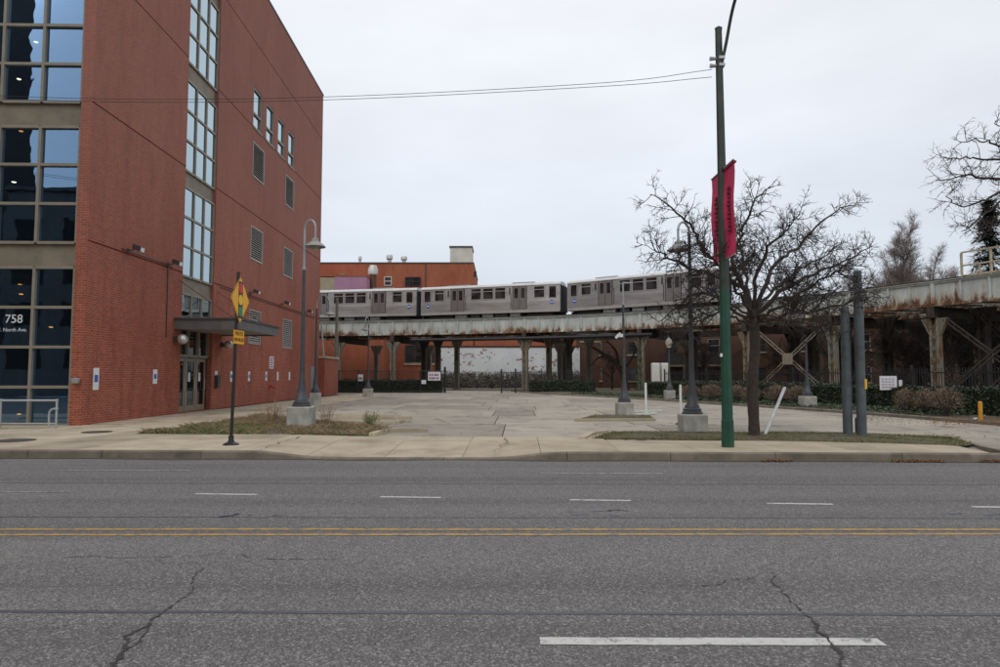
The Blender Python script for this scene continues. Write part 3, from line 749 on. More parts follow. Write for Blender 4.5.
# stair bay on the side wall
BU = [bu0+.04, bu0+.04+(bu1-bu0-.08)/3, bu0+.04+(bu1-bu0-.08)*2/3, bu1-.04]
SZ = [[4.80, 5.52-.02], [5.52+.0, 0]]
SZ = [[3.9, 4.80], [5.52, 6.72, 7.93, 9.14], [9.83, 11.06, 12.3, 13.56], [14.33, 15.55, 16.8, 18.05], [18.8, 20.0, 21.15]]
SZ = [[3.75, 4.80], [5.52, 6.73, 7.93, 9.14], [9.83, 11.07, 12.31, 13.56], [14.33, 15.57, 16.8, 18.05], [18.8, 20.0, 21.15]]
for zz in SZ: glazed('window', BU, zz, side, .10, .085, .045, 'glass_side', pane_dp=.01)
for za, zb in zip([z[-1] for z in SZ[:-1]], [z[0] for z in SZ[1:]]): MB().box(-.22, -.14, bu0+.002, bu1-.002, za+.047, zb-.047).build('spandrel_panel', M['spandrel_tan'], bld)
# entrance: transom lights and three door leaves
glazed('transom_window', BU, [2.30, 3.40], side, .22, .11, .08, 'glass_dark')
for i, (a, b) in enumerate(zip(BU, BU[1:])):
    a += .06; b -= .06; dr = MB()
    dr.box(-.30, -.24, a, a+.11, .03, 2.22).box(-.30, -.24, b-.11, b, .03, 2.22).box(-.30, -.24, a+.11, b-.11, .03, .26).box(-.30, -.24, a+.11, b-.11, 2.08, 2.22)
    dr = dr.build('door', M['tan_metal'], bld)
    MB().box(-.275, -.265, a+.11, b-.11, .26, 2.08).build('pane', M['glass_dark'], dr)
    MB().tube([(-.24, b-.16, .85), (-.18, b-.16, .9), (-.18, b-.16, 1.35), (-.24, b-.16, 1.4)], .014, 6).build('handle', M['galvanised'], dr)
    MB().box(-.2635, -.2625, a+.25, a+.45, 1.25, 1.62).build('notice', M['sign_white'], dr)
MB().box(-.40, -.20, bu0, BU[0]-.05, .02, 3.4).box(-.40, -.20, BU[-1]+.05, bu1, .02, 3.4).box(-.32, -.22, BU[1]-.055, BU[1]+.055, .02, 2.25).box(-.32, -.22, BU[2]-.055, BU[2]+.055, .02, 2.25).build('door_frame', M['tan_metal'], bld)
# canopy with its hangers
cu0, cu1, cpj = 5.82, 10.6, 2.55
can = MB().box(-.002, cpj-.02, cu0+.02, cu1-.02, 3.36, 3.40).build('canopy', M['canopy_under'], bld)
fas = MB().box(0.0, cpj, cu0, cu0+.07, 3.30, 3.66).box(cpj-.07, cpj, cu0+.07, cu1-.07, 3.30, 3.66).box(0, cpj, cu1-.07, cu1, 3.30, 3.66)
fas.build('fascia', M['canopy_grey'], can)
MB().box(0, cpj+.05, cu0-.05, cu1+.05, 3.66, 3.74).build('flashing', M['dark_bronze'], can)
for u in (6.1, 9.9): MB().beam((.01, u, 5.25), (2.2, u, 3.74), .025, .025).build('hanger_rod', M['dark_bronze'], bld)
# louvred vents and the four narrow windows
for a, b, c_, d in LOUV:
    fr = MB().box(-.10, .015, a, a+.07, c_, d).box(-.10, .015, b-.07, b, c_, d).box(-.10, .015, a+.07, b-.07, d-.07, d).box(-.10, .03, a+.07, b-.07, c_, c_+.07)
    fr = fr.build('louver_vent', M['louver_metal'], bld); nb_ = 14; st = (d-c_-.16)/nb_; sl_ = MB()
    for i in range(nb_):
        z = c_ + .09 + st*i; sl_.add([(-.005, a+.07, z), (-.005, b-.07, z), (-.09, b-.07, z+st*.75), (-.09, a+.07, z+st*.75), (-.005, a+.07, z+.02), (-.005, b-.07, z+.02), (-.09, b-.07, z+st*.75+.02), (-.09, a+.07, z+st*.75+.02)], [(0, 3, 2, 1), (4, 5, 6, 7), (0, 1, 5, 4), (2, 3, 7, 6)])
    tag(sl_.build('slats', M['louver_metal'], fr), kind='stuff')
    MB().box(-.139, -.12, a, b, c_, d).build('duct_void', M['void'], fr)
for a, b, c_, d in WIN4:
    fr = glazed('window', [a+.05, b-.05], [c_+.05, c_+.78, d-.05], side, .08, .1, .06, 'glass_side')
    MB().box(-.08, .04, a-.03, b+.03, c_-.07, c_).build('sill', M['tan_metal'], bld)
# lettering on the corner glazing
for txt, x, z, size in (('758', -2.44, 3.28+.0, .36), ('W. North Ave.', -2.72, 3.06, .155)):
    me = text_mesh(txt, size, M['sign_white'])
    o = bpy.data.objects.new('street_number', me); col.objects.link(o); o.parent = bld; o.location = (x+.0, .135, z-.26); o.rotation_euler = (R(90), 0, 0)
# lamps seen inside
for px, py, warm in ((19, 79, 0), (78, 80, 0), (14, 182, 0), (74, 183, 0), (36, 42, 0), (21, 131, 1), (21, 142, 1), (20, 284, 1), (21, 294, 1), (51, 327, 1), (19, 414, 1)):
    d = Matrix.Rotation(-BA, 3, 'Z') @ ray(px, py); o_ = to_l((0, 0, CH)); t = (1.9 - o_.y)/d.y; q = o_ + d*t; q.z -= .13
    MB().lathe([(.001, -.02), (.05, -.02), (.07, 0), (.001, .02)], q, 10).build('ceiling_lamp', M['lit_lamp_warm' if warm else 'lit_lamp'], bld)
# wall fittings: floodlights, conduits, globes, notices
def flood(u, z):
    f = MB().box(.0, .05, u-.05, u+.05, z-.05, z+.05).tube([(.05, u, z), (.22, u, z+.02), (.3, u, z+.1)], .02, 6).build('floodlight', M['dark_bronze'], bld)
    MB().add([(.2, u-.14, z+.04), (.48, u-.14, z-.08), (.48, u+.14, z-.08), (.2, u+.14, z+.04), (.24, u-.14, z+.2), (.5, u-.14, z+.1), (.5, u+.14, z+.1), (.24, u+.14, z+.2)], [(0, 3, 2, 1), (4, 5, 6, 7), (0, 1, 5, 4), (1, 2, 6, 5), (2, 3, 7, 6), (3, 0, 4, 7)]).build('lamp_head', M['dark_bronze'], f)
    MB().quad((.483, u-.12, z-.06), (.483, u+.12, z-.06), (.503, u+.12, z+.08), (.503, u-.12, z+.08)).build('lens', M['sign_white'], f)
for u in (2.3, 5.16, 14.05, 19.4, 24.6): flood(u, 5.72)
MB().beam((.02, 1.9, 5.70), (.02, 5.5, 5.70), .03, .03).beam((.02, 5.16, 5.7), (.02, 5.16, 2.95), .03, .03).beam((.02, 10.2, 5.52), (.02, 27, 5.52), .03, .03).build('conduit', M['dark_bronze'], bld)
for u in (5.84, 10.5):
    g_ = MB().box(0, .1, u-.1, u+.1, 2.8, 3.0).tube([(.1, u, 2.9), (.22, u, 2.9)], .05, 8).build('wall_lamp', M['dark_bronze'], bld)
    MB().lathe([(.2*math.sin(a*math.pi/10) + .001, -.2*math.cos(a*math.pi/10)) for a in range(11)], (.33, u, 2.9), 18).build('globe', M['globe'], g_, smooth=True)
def notice(u, za, zb, wd, m1='sign_white', m2='sign_blue'):
    s_ = MB().box(.0, .012, u-wd/2, u+wd/2, za, zb).build('notice', M[m1], bld); h = zb-za
    if m2: MB().box(.012, .014, u-wd*.32, u+wd*.32, za+h*.35, za+h*.68).build('symbol', M[m2], s_)
notice(.72, 1.06, 1.74, .30); notice(4.44, 1.2, 1.72, .3); 
for u in (10.0, 11.8, 14.2, 16.9, 18.95, 21.3, 23.9): notice(u, 1.2, 1.7, .27, 'sign_white', None if u > 18 else 'sign_blue')
s_ = MB().box(0, .012, 17.4, 18.15, 1.88, 2.56).build('notice', M['sign_white'], bld)
for k in range(5): MB().box(.012, .014, 17.47, 18.08 - .1*(k % 2), 1.94+.12*k, 2.01+.12*k).build('print_line', M['sign_purple'], s_)
MB().tube([(0, 17.45, .9), (.25, 17.45, .9)], .06, 8).tube([(.22, 17.35, .86), (.3, 17.3, .8)], .05, 8).tube([(.22, 17.55, .86), (.3, 17.6, .8)], .05, 8).build('fire_inlet', M['hydrant_red'], bld)
MB().box(0, .15, 9.85, 10.15, .95, 1.5).build('intercom', M['dark_bronze'], bld)
f_ = MB().lathe([(.02, 0), (.10, .03), (.13, .14), (.13, .18)], (-.12, -.12, 1.25), 10).box(-.15, -.09, -.08, .0, 1.3, 1.4).build('wall_lamp', M['galvanised'], bld)
# low brick annex at the back corner
ax = MB().box(-1, .42, BL+.02, BL+4.5, 0, 2.75).build('annex', M['brick_red'], bld)
MB().box(-1.05, .5, BL-.06, BL+4.56, 2.75, 2.9).build('cap_stone', M['concrete'], ax)
MB().box(.0, .045, 26.3, 27.3, 0.02, 2.1).build('service_door', M['panel_grey'], bld)
# bicycle rail outside the glazing
br = thing('bike_rail', 'galvanised tube rail standing in front of the glazed bay', 'rail', (*G(30, 428.5, .15)[:2], .15))
P = lambda px, py: D(px, py, G(30, 428.5, .15).y)
for a in (1, 57): MB().tube([Vector((P(a, 400).x, br.location.y, .15)), Vector((P(a, 400).x, br.location.y, .98))], .03, 8).build('post', M['galvanised'], br, world=True)
MB().tube([P(-40, 400.5), P(58, 400.5)], .03, 8).build('top_rail', M['galvanised'], br, world=True)
MB().tube(smoothpath([P(49, 427), P(49, 416), P(50, 411), P(53, 409), P(58, 408.5)], 4), .028, 8).build('hoop', M['galvanised'], br, world=True)
MB().tube([P(-40, 423.5), P(57, 423.5)], .02, 8).build('bottom_rail', M['galvanised'], br, world=True)

# ================================================================ buildings across the street, behind the camera, that the glazing mirrors
def plain_block(name, label, x0, x1, y0, y1, h, mat, wy, nw, nf, wm='glass_dark'):
    t = thing(name, label, 'building', ((x0+x1)/2, (y0+y1)/2, 0)); ww = (x1-x0)/nw
    MB().box(x0, x1, y0, y1, -.05, h).build('wall', M[mat], t, world=True); MB().box(x0-.2, x1+.2, y0-.2, y1+.2, h, h+.35).build('cornice', M['dark_bronze'], t, world=True)
    for i in range(nw):
        for j in range(nf):
            zc = 2.2 + j*(h-3)/nf
            MB().box(x0+ww*(i+.22), x0+ww*(i+.78), wy, wy+.06, zc, zc+(h-3)/nf*.55).build('window', M['void'], t, world=True)
    return t
plain_block('tower_block', 'dark tall tower across the street, mirrored in the glazed corner bay', -88, -53.2, -40, -17, 62, 'brick_dark', -17.03, 6, 14)
plain_block('street_block', 'dark low block across the street, mirrored in the lower bay panes', -39.6, -15, -40, -16, 17.0, 'brick_block', -16.03, 6, 4)

# ================================================================ ELEVATED RAILWAY
CUR = smoothpath([(x, y, 0) for x, y in ((-62, 76.5), (-40, 72.5), (-18.4, 68.4), (-7.3, 66.0), (1.0, 63.4), (8.0, 60.4), (14.2, 56.2), (18.5, 51.2), (22.0, 45.5), (24.4, 40.6), (26.7, 35.6), (29.3, 28.5), (31.6, 20))], 12)
cum = [0]
for a, b in zip(CUR, CUR[1:]): cum.append(cum[-1] + (b-a).length)
def cpt(s, off=0., z=0.):
    s = max(.001, min(cum[-1]-.001, s))
    lo, hi = 0, len(cum)-1
    while hi - lo > 1:
        m = (lo+hi)//2
        if cum[m] <= s: lo = m
        else: hi = m
    k = (s-cum[lo])/(cum[hi]-cum[lo]); p = CUR[lo].lerp(CUR[hi], k)
    i0, i1 = max(lo-3, 0), min(hi+3, len(CUR)-1); d = (CUR[i1]-CUR[i0]).normalized(); n = Vector((-d.y, d.x, 0))
    return Vector((p.x + n.x*off, p.y + n.y*off, z)), d, n
def s_px(px, off=0.):
    lo, hi = 0., cum[-1]
    for _ in range(50):
        m = (lo+hi)/2; p = cpt(m, off)[0]
        if 500 + FPX*p.x/p.y < px: lo = m
        else: hi = m
    return lo
el = thing('elevated_railway', 'rusty pale steel viaduct curving round the car park on columns', 'viaduct', (0, 60, .1))
GT, GB = 7.1, 5.62
colpx = [338, 393, 455.5, 525, 583, 641, 693, 747, 833, 888, 936, 985, 1040]
cols_s = [2, 14, 26] + [s_px(p) for p in colpx[:]] + [cum[-1]-1]
cols_s = sorted(cols_s)
span_s = [2, 14, 26] + [s_px(p) for p in (338, 393, 525, 641, 747, 833, 936, 1060)] + [cum[-1]-1]
def girder(s0, s1, off, zt, zb, mat, name='girder', gap=.03):
    mb = MB(); n = max(2, int((s1-s0)/1.3)); L = s1-s0-2*gap
    pts = [cpt(s0+gap+L*i/n, off) for i in range(n+1)]
    def plate(o0, o1, z0, z1):
        vs = []
        for p, d, nn in pts:
            for oo, zz in ((o0, z0), (o1, z0), (o1, z1), (o0, z1)): q = p + nn*oo; vs.append((q.x, q.y, zz))
        f = [(i*4+k, (i+1)*4+k, (i+1)*4+(k+1) % 4, i*4+(k+1) % 4) for i in range(n) for k in range(4)] + [(3, 2, 1, 0), (n*4, n*4+1, n*4+2, n*4+3)]
        mb.add(vs, f)
    plate(-.012, .012, zb+.03, zt-.03); plate(-.19, .19, zt-.03, zt); plate(-.19, .19, zb, zb+.03); plate(-.10, -.013, zb+.032, zb+.16); plate(-.10, -.013, zt-.14, zt-.032)
    for i, (p, d, nn) in enumerate(pts):
        q = p - nn*.07; a = q + Vector((0, 0, zb+.17)); b = q + Vector((0, 0, zt-.15)); mb.beam(a, b, .14 if i in (0, n) else .09, .11, nn)
        for k in range(9):                                   # rivet heads along each stiffener
            for sd in (-.1, .1):
                r_ = p + d*sd - nn*.02; z = zb+.25+k*(zt-zb-.5)/8; mb.box(r_.x-.02, r_.x+.02, r_.y-.02, r_.y+.02, z-.02, z+.02)
    return mb.build(name, mat, el, world=True)
for a, b in zip(span_s, span_s[1:]):
    girder(a, b, 0, GT, GB, M['girder_paint'])
    girder(a, b, 3.7, GT-.1, GB, M['girder_paint']); girder(a, b, 7.4, GT, GB, M['girder_paint'])
def column(s, off, name='column', zt=4.95, wd=.46, mat='column_paint'):
    p, d, n = cpt(s, off); mb = MB(); b = Vector((p.x, p.y, 0))
    for sd in (-1, 1):
        q = b + d*(wd/2*sd); mb.beam(q + Vector((0, 0, .1)), q + Vector((0, 0, zt)), .05, .40, n)     # flanges
        for k in (-1, 1): q2 = q + n*(.17*k) - d*(.06*sd); mb.beam(q2 + Vector((0, 0, .1)), q2 + Vector((0, 0, zt)), .1, .03, n)
        q3 = b + d*(wd/2*sd)                                 # flared knee at the top
        mb.beam(q3 + Vector((0, 0, zt-1.05)), q3 + d*(.48*sd) + Vector((0, 0, zt-.02)), .05, .3, n)
        mb.add([q3 + Vector((0, 0, zt-1.0)), q3 + Vector((0, 0, zt)), q3 + d*(.46*sd) + Vector((0, 0, zt))], [(0, 1, 2)])
    mb.beam(b + Vector((0, 0, .1)), b + Vector((0, 0, zt)), wd, .025, n)
    mb.beam(b + Vector((0, 0, .05)), b + Vector((0, 0, .2)), .75, .7, n)
    for k in range(12): z = .6 + k*.34; mb.beam(b - d*wd/2 - n*.2 + Vector((0, 0, z)), b + d*wd/2 - n*.2 + Vector((0, 0, z+.3*(1 if k % 2 else -1)*.9)), .02, .06, n)
    mb.build(name, M[mat], el, world=True)
    return b
for a in span_s[:-1]:
    p0, d, n = cpt(a, -.35); p1 = cpt(a, 7.8)[0]
    mb = MB(); mb.beam(p0 + Vector((0, 0, 5.28)), p1 + Vector((0, 0, 5.28)), .04, .62); mb.beam(p0 + Vector((0, 0, 5.60)), p1 + Vector((0, 0, 5.60)), .4, .03); mb.beam(p0 + Vector((0, 0, 4.96)), p1 + Vector((0, 0, 4.96)), .4, .03); mb.beam(p0 + Vector((0, 0, 4.97)), p0 + Vector((0, 0, 5.59)), .4, .03, n)
    mb.build('cross_girder', M['steel_dark'], el, world=True)
    column(a, .05)
    column(a + 1.2, 7.4)
for px, off in ((424, 5.2), (438, 2.5), (457, 6.4), (549, 5.5), (569, 3.0), (590, 6.2), (693, 5.), (812, 6.), (888, 3.5), (985, 2.0)):
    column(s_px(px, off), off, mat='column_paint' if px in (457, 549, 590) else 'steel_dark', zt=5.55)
# lateral bracing and floor beams beneath the track
lat = MB(); q = 2.
while q < cum[-1]-3:
    a, b = cpt(q, .15)[0], cpt(q+1.8, 3.55)[0]; lat.beam(a + Vector((0, 0, 5.8)), b + Vector((0, 0, 5.8)), .09, .09)
    a, b = cpt(q, 7.25)[0], cpt(q+1.8, 3.85)[0]; lat.beam(a + Vector((0, 0, 5.8)), b + Vector((0, 0, 5.8)), .09, .09); q += 1.8
SX = s_px(535); xs_ = [q_ for q_ in span_s if q_ > SX-1]; xs_[0:0] = [SX] if xs_[0] > SX+2 else []  # third and fourth tracks, read from the column rows, added to darken the underside
for a, b in zip(xs_, xs_[1:]):
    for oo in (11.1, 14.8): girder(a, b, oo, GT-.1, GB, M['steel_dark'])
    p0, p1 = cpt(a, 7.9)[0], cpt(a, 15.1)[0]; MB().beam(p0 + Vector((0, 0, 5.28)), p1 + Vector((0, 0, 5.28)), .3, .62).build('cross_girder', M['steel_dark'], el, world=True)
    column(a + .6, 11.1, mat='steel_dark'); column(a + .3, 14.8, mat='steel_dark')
q = SX
while q < cum[-1]-3:
    for oa, ob in ((7.55, 10.95), (11.25, 14.65)):
        a, b = cpt(q, oa)[0], cpt(q+1.8, ob)[0]; lat.beam(a + Vector((0, 0, 5.8)), b + Vector((0, 0, 5.8)), .09, .09)
    q += 1.8
tag(lat.build('lateral_bracing', M['steel_dark'], el, world=True), kind='stuff')
ties = MB(); q = 2.
while q < cum[-1]-2:
    for c_ in (1.85, 5.55) + ((9.25, 12.95) if q > SX else ()):
        a, b = cpt(q, c_-1.35)[0], cpt(q, c_+1.35)[0]; ties.beam(a + Vector((0, 0, 6.67)), b + Vector((0, 0, 6.67)), .2, .16)
    q += .55
tag(ties.build('ties', M['tie_wood'], el, world=True), kind='stuff')
for off in (1.13, 2.57, 4.83, 6.27):
    pts = [cpt(2 + i*1.0, off, 6.83)[0] for i in range(int(cum[-1]-4))]; mb = MB()
    for a, b in zip(pts, pts[1:]): mb.beam(a, b, .07, .15)
    mb.build('rail', M['rail_steel'], el, world=True)
for off, z in ((.32, 7.17), (3.72, 7.05)):
    pts = [cpt(2 + i*1.5, off, z)[0] for i in range(int((cum[-1]-4)/1.5))]; mb = MB()
    for a, b in zip(pts, pts[1:]): mb.beam(a, b, .26, .14)
    mb.build('cable_trough', M['steel_dark'], el, world=True)
# stringer below the girders, black main pipe and X bracing
pts = [cpt(s_px(412) + i*1., -.3, 5.0 + .1)[0] for i in range(int(s_px(668)-s_px(412)))]; MB().tube(pts, .17, 8).build('pipe', M['black_steel'], el, world=True)
def xbrace(sa, sb, oa, ob, z0, z1, mat='brace_paint', th=.2, gus=True):
    a, b = cpt(sa, oa)[0], cpt(sb, ob)[0]; d = (b-a).normalized(); n = Vector((-d.y, d.x, 0))
    for i, (p, q) in enumerate(((a + d*.3 + Vector((0, 0, z0)), b - d*.3 + Vector((0, 0, z1))), (a + d*.3 + Vector((0, 0, z1)), b - d*.3 + Vector((0, 0, z0))))):
        mb = MB(); o_ = n*(.05*(1 if i else -1)); t = (q-p).normalized(); u = t.cross(n).normalized()
        for k in (-1, 1): mb.beam(p + o_ + u*th*.5*k, q + o_ + u*th*.5*k, .06, .05, n)
        for k in range(14): r0 = p + (q-p)*(k/14) + o_; r1 = p + (q-p)*((k+1)/14) + o_; s_ = 1 if k % 2 else -1; mb.beam(r0 + u*th*.5*s_, r1 - u*th*.5*s_, .015, .04, n)
        mb.build('brace', M[mat], el, world=True)
    if gus:
        c_ = (a+b)/2 + Vector((0, 0, (z0+z1)/2)) - n*.12; mb = MB(); mb.beam(c_ - d*.42, c_ + d*.42, .03, .8); mb.build('gusset_plate', M['column_paint'], el, world=True)
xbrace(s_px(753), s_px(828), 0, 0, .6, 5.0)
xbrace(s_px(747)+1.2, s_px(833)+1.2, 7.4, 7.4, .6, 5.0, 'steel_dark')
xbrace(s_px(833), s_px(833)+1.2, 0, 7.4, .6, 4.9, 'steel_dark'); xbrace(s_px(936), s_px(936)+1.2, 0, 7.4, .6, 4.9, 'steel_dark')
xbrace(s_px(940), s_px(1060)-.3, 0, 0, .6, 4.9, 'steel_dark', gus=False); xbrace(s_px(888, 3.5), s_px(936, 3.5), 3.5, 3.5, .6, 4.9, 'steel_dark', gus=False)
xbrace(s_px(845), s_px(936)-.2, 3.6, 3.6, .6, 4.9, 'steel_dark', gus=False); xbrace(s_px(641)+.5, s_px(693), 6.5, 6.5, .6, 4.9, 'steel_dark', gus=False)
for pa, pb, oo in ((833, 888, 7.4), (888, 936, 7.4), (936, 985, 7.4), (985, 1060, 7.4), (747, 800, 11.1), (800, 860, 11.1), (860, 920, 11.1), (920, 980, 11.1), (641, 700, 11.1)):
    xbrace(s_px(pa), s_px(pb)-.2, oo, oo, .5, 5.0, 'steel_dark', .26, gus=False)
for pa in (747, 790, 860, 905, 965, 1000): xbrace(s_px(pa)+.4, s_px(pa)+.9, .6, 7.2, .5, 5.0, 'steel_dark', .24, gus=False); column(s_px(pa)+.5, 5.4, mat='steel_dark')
# steel handrail frame on the far right girder
hr = thing('handrail_frame', 'tan steel handrail frame on top of the viaduct girder', 'railing', cpt(s_px(963), .25, GT)[0])
q = [cpt(s_px(963) + k, .22)[0] for k in (0, 1.55, 3.1, 4.6)]
for p in q: MB().beam(p + Vector((0, 0, GT)), p + Vector((0, 0, GT+1.45)), .10, .10).build('post', M['frame_cream'], hr, world=True)
for z in (.15, .72, 1.47): MB().beam(q[0] + Vector((0, 0, GT+z)), q[-1] + Vector((0, 0, GT+z)), .05, .09).build('rail', M['frame_cream'], hr, world=True)
p = q[0].lerp(q[1], .62); MB().beam(p + Vector((0, 0, GT)), p + Vector((0, 0, GT+.66)), .12, .08).build('stanchion', M['frame_cream'], hr, world=True)

# ================================================================ TRAIN
LC = 14.35
def make_car():
    t = thing('train_car', 'x', 'train car')
    h, w2 = LC/2, 1.36
    prof = [(-w2+.03, .70), (-w2, .86), (-w2, 1.75), (-w2+.02, 2.2), (-w2+.05, 3.28)]
    body = MB(); vs = []; full = prof + [(-y, z) for y, z in reversed(prof)]; m = len(full)
    for x in (-h, h): vs += [(x, y, z) for y, z in full]
    body.add(vs, [(i, i+1, m+i+1, m+i) for i in range(m-1)] + [(m-1, 0, m, 2*m-1)] + [tuple(range(m))[::-1], tuple(range(m, 2*m))])
    bo = body.build('body', M['stainless'], t)
    rf = MB(); rp_ = [(-w2+.0, 3.27), (-w2-.0, 3.33), (-w2+.1, 3.46), (-.95, 3.58), (-.4, 3.64), (.4, 3.64), (.95, 3.58), (w2-.1, 3.46), (w2, 3.33), (w2, 3.27)]; m = len(rp_); vs = []
    for x in (-h-.02, h+.02): vs += [(x, y, z) for y, z in rp_]
    rf.add(vs, [(i, m+i, m+i+1, i+1) for i in range(m-1)] + [tuple(range(m)), tuple(range(2*m-1, m-1, -1))]); ro = rf.build('roof', M['train_roof'], t)
    for x in (-3.4, 3.4): MB().box(x-1.1, x+1.1, -.8, .8, 3.62, 3.70).build('roof_vent', M['train_trim'], ro)
    for sd in (-1, 1):
        Y = sd*(w2-.028)
        def panel(x0, x1, z0, z1, th, mat, name, par): return MB().box(x0, x1, min(Y, Y+sd*th), max(Y, Y+sd*th), z0, z1).build(name, M[mat], par)
        MB().box(-h+.05, h-.05, min(sd*w2, sd*(w2+.03)), max(sd*w2, sd*(w2+.03)), .70, .95).build('side_sill', M['train_trim'], t)
        for x, wd in ((-1.25, 1.0), (0, 1.0), (1.25, 1.0), (-5.15, .95), (5.15, .95)):
            f = MB(); z0, z1 = 2.12, 3.14; a, b = x-wd/2, x+wd/2; y0, y1 = min(Y, Y+sd*.05), max(Y, Y+sd*.05)
            f.box(a-.06, a, y0, y1, z0-.06, z1+.06).box(b, b+.06, y0, y1, z0-.06, z1+.06).box(a, b, y0, y1, z0-.06, z0).box(a, b, y0, y1, z1, z1+.06).box(a, b, y0, y1, z1-.32, z1-.26)
            f = f.build('window', M['train_trim'], t); panel(a, b, z0, z1-.32, .035, 'train_glass', 'pane', f); panel(a, b, z1-.26, z1, .035, 'train_glass', 'pane', f)
        for x in (-6.45, 6.45):
            f = MB(); a, b = x-.32, x+.32; y0, y1 = min(Y, Y+sd*.05), max(Y, Y+sd*.05); z0, z1 = 2.05, 3.1
            f.box(a-.05, a, y0, y1, z0-.05, z1+.05).box(b, b+.05, y0, y1, z0-.05, z1+.05).box(a, b, y0, y1, z0-.05, z0).box(a, b, y0, y1, z1, z1+.05)
            f = f.build('end_window', M['train_trim'], t); panel(a, b, z0, z1, .035, 'train_glass', 'pane', f)
            c_ = MB().lathe([(.001, 0), (.20, 0), (.20, .02), (.001, .02)], (0, 0, 0), 16); c_.v = [(x*.99+p[0], Y+sd*(.03+p[2]), 1.62+p[1]) for p in c_.v]; c_ = c_.build('emblem', M['sign_blue'], t)
            MB().box(x*.99-.16, x*.99+.16, min(Y+sd*.052, Y+sd*.056), max(Y+sd*.052, Y+sd*.056), 1.575, 1.665).build('emblem_bar', M['sign_white'], c_)
        for x in (-3.2, 3.2):
            MB().box(x-.72, x+.72, min(Y, Y+sd*.03), max(Y, Y+sd*.03), .98, 3.26).build('door_surround', M['rubber'], t)
            for k in (-1, 1):
                a, b = (x-.66, x-.02) if k < 0 else (x+.02, x+.66)
                d = MB().box(a, b, min(Y, Y+sd*.045), max(Y, Y+sd*.045), 1.0, 3.2).build('door', M['door_steel'], t)
                MB().box(a+.14, b-.14, min(Y+sd*.045, Y+sd*.052), max(Y+sd*.045, Y+sd*.052), 2.1, 3.05).build('pane', M['train_glass'], d)
            MB().tube([(x+(.86 if x < 0 else -.86), Y+sd*.06, 1.15), (x+(.86 if x < 0 else -.86), Y+sd*.06, 2.5)], .02, 6).build('grab_rail', M['rubber'], t)
            MB().box(x-1.05, x-.95, min(Y, Y+sd*.04), max(Y, Y+sd*.04), 2.5, 3.1).build('side_light', M['rubber'], t)
    for x in (-h, h):
        s_ = 1 if x > 0 else -1
        MB().box(min(x, x+s_*.04), max(x, x+s_*.04), -1.25, 1.25, .8, 3.3).build('end_panel', M['end_teal'], t)
        MB().box(min(x+s_*.04, x+s_*.21), max(x+s_*.04, x+s_*.21), -.9, .9, .75, 3.2).build('end_door', M['rubber'], t)
    for x in (-5.1, 5.1):
        tr = MB(); 
        for sd in (-1, 1): tr.box(x-1.25, x+1.25, sd*.95-.08, sd*.95+.08, .35, .62)
        tr.box(x-.25, x+.25, -.9, .9, .4, .66); tr = tr.build('truck', M['underframe'], t)
        for dx in (-.95, .95):
            for sd in (-1, 1):
                wv_ = MB().lathe([(.001, -.06), (.35, -.06), (.35, .06), (.001, .06)], (0, 0, 0), 16); wv_.v = [(x+dx+p[0], sd*.75+p[2], .36+p[1]) for p in wv_.v]; wv_.build('wheel', M['rail_steel'], tr)
    for x, wd, m_ in ((-2.9, 1.2, 'under_box'), (-1.4, .9, 'underframe'), (-.1, 1.1, 'under_box'), (1.3, 1.2, 'underframe'), (2.7, 1.0, 'under_box')):
        MB().box(x-wd/2, x+wd/2, -1.2, 1.2, .28, .69).build('equipment_box', M[m_], t)
    MB().box(-h-.25, h+.25, -.15, .15, .5, .7).build('coupler_bar', M['underframe'], t)
    return t
t = NT('train_glass'); t.pbr(t.mix(t.rng(t.noise(.9, 2), .4, .6), (.012, .012, .014), (.045, .045, .05)), .12, 0, spec=.7)
car = make_car(); RAILZ = 6.905
sg = [s_px(422.5, 1.85)]; HALF = 14.75/2
cents = [sg[0]-HALF, sg[0]+HALF, sg[0]+3*HALF]
labs = ['stainless train car partly hidden behind the tall red brick building', 'stainless train car between two other cars, seen whole on the viaduct', 'stainless train car on the bend, behind the bare tree and red banner']
for i, (c_, lb) in enumerate(zip(cents, labs)):
    o = car if i == 0 else copy_tree(car)
    a, b = cpt(c_-5.1, 1.85)[0], cpt(c_+5.1, 1.85)[0]; m = (a+b)/2; o.location = (m.x, m.y, RAILZ); o.rotation_euler = (0, 0, math.atan2(b.y-a.y, b.x-a.x)); o['label'] = lb; o['group'] = 'cars of the elevated train'

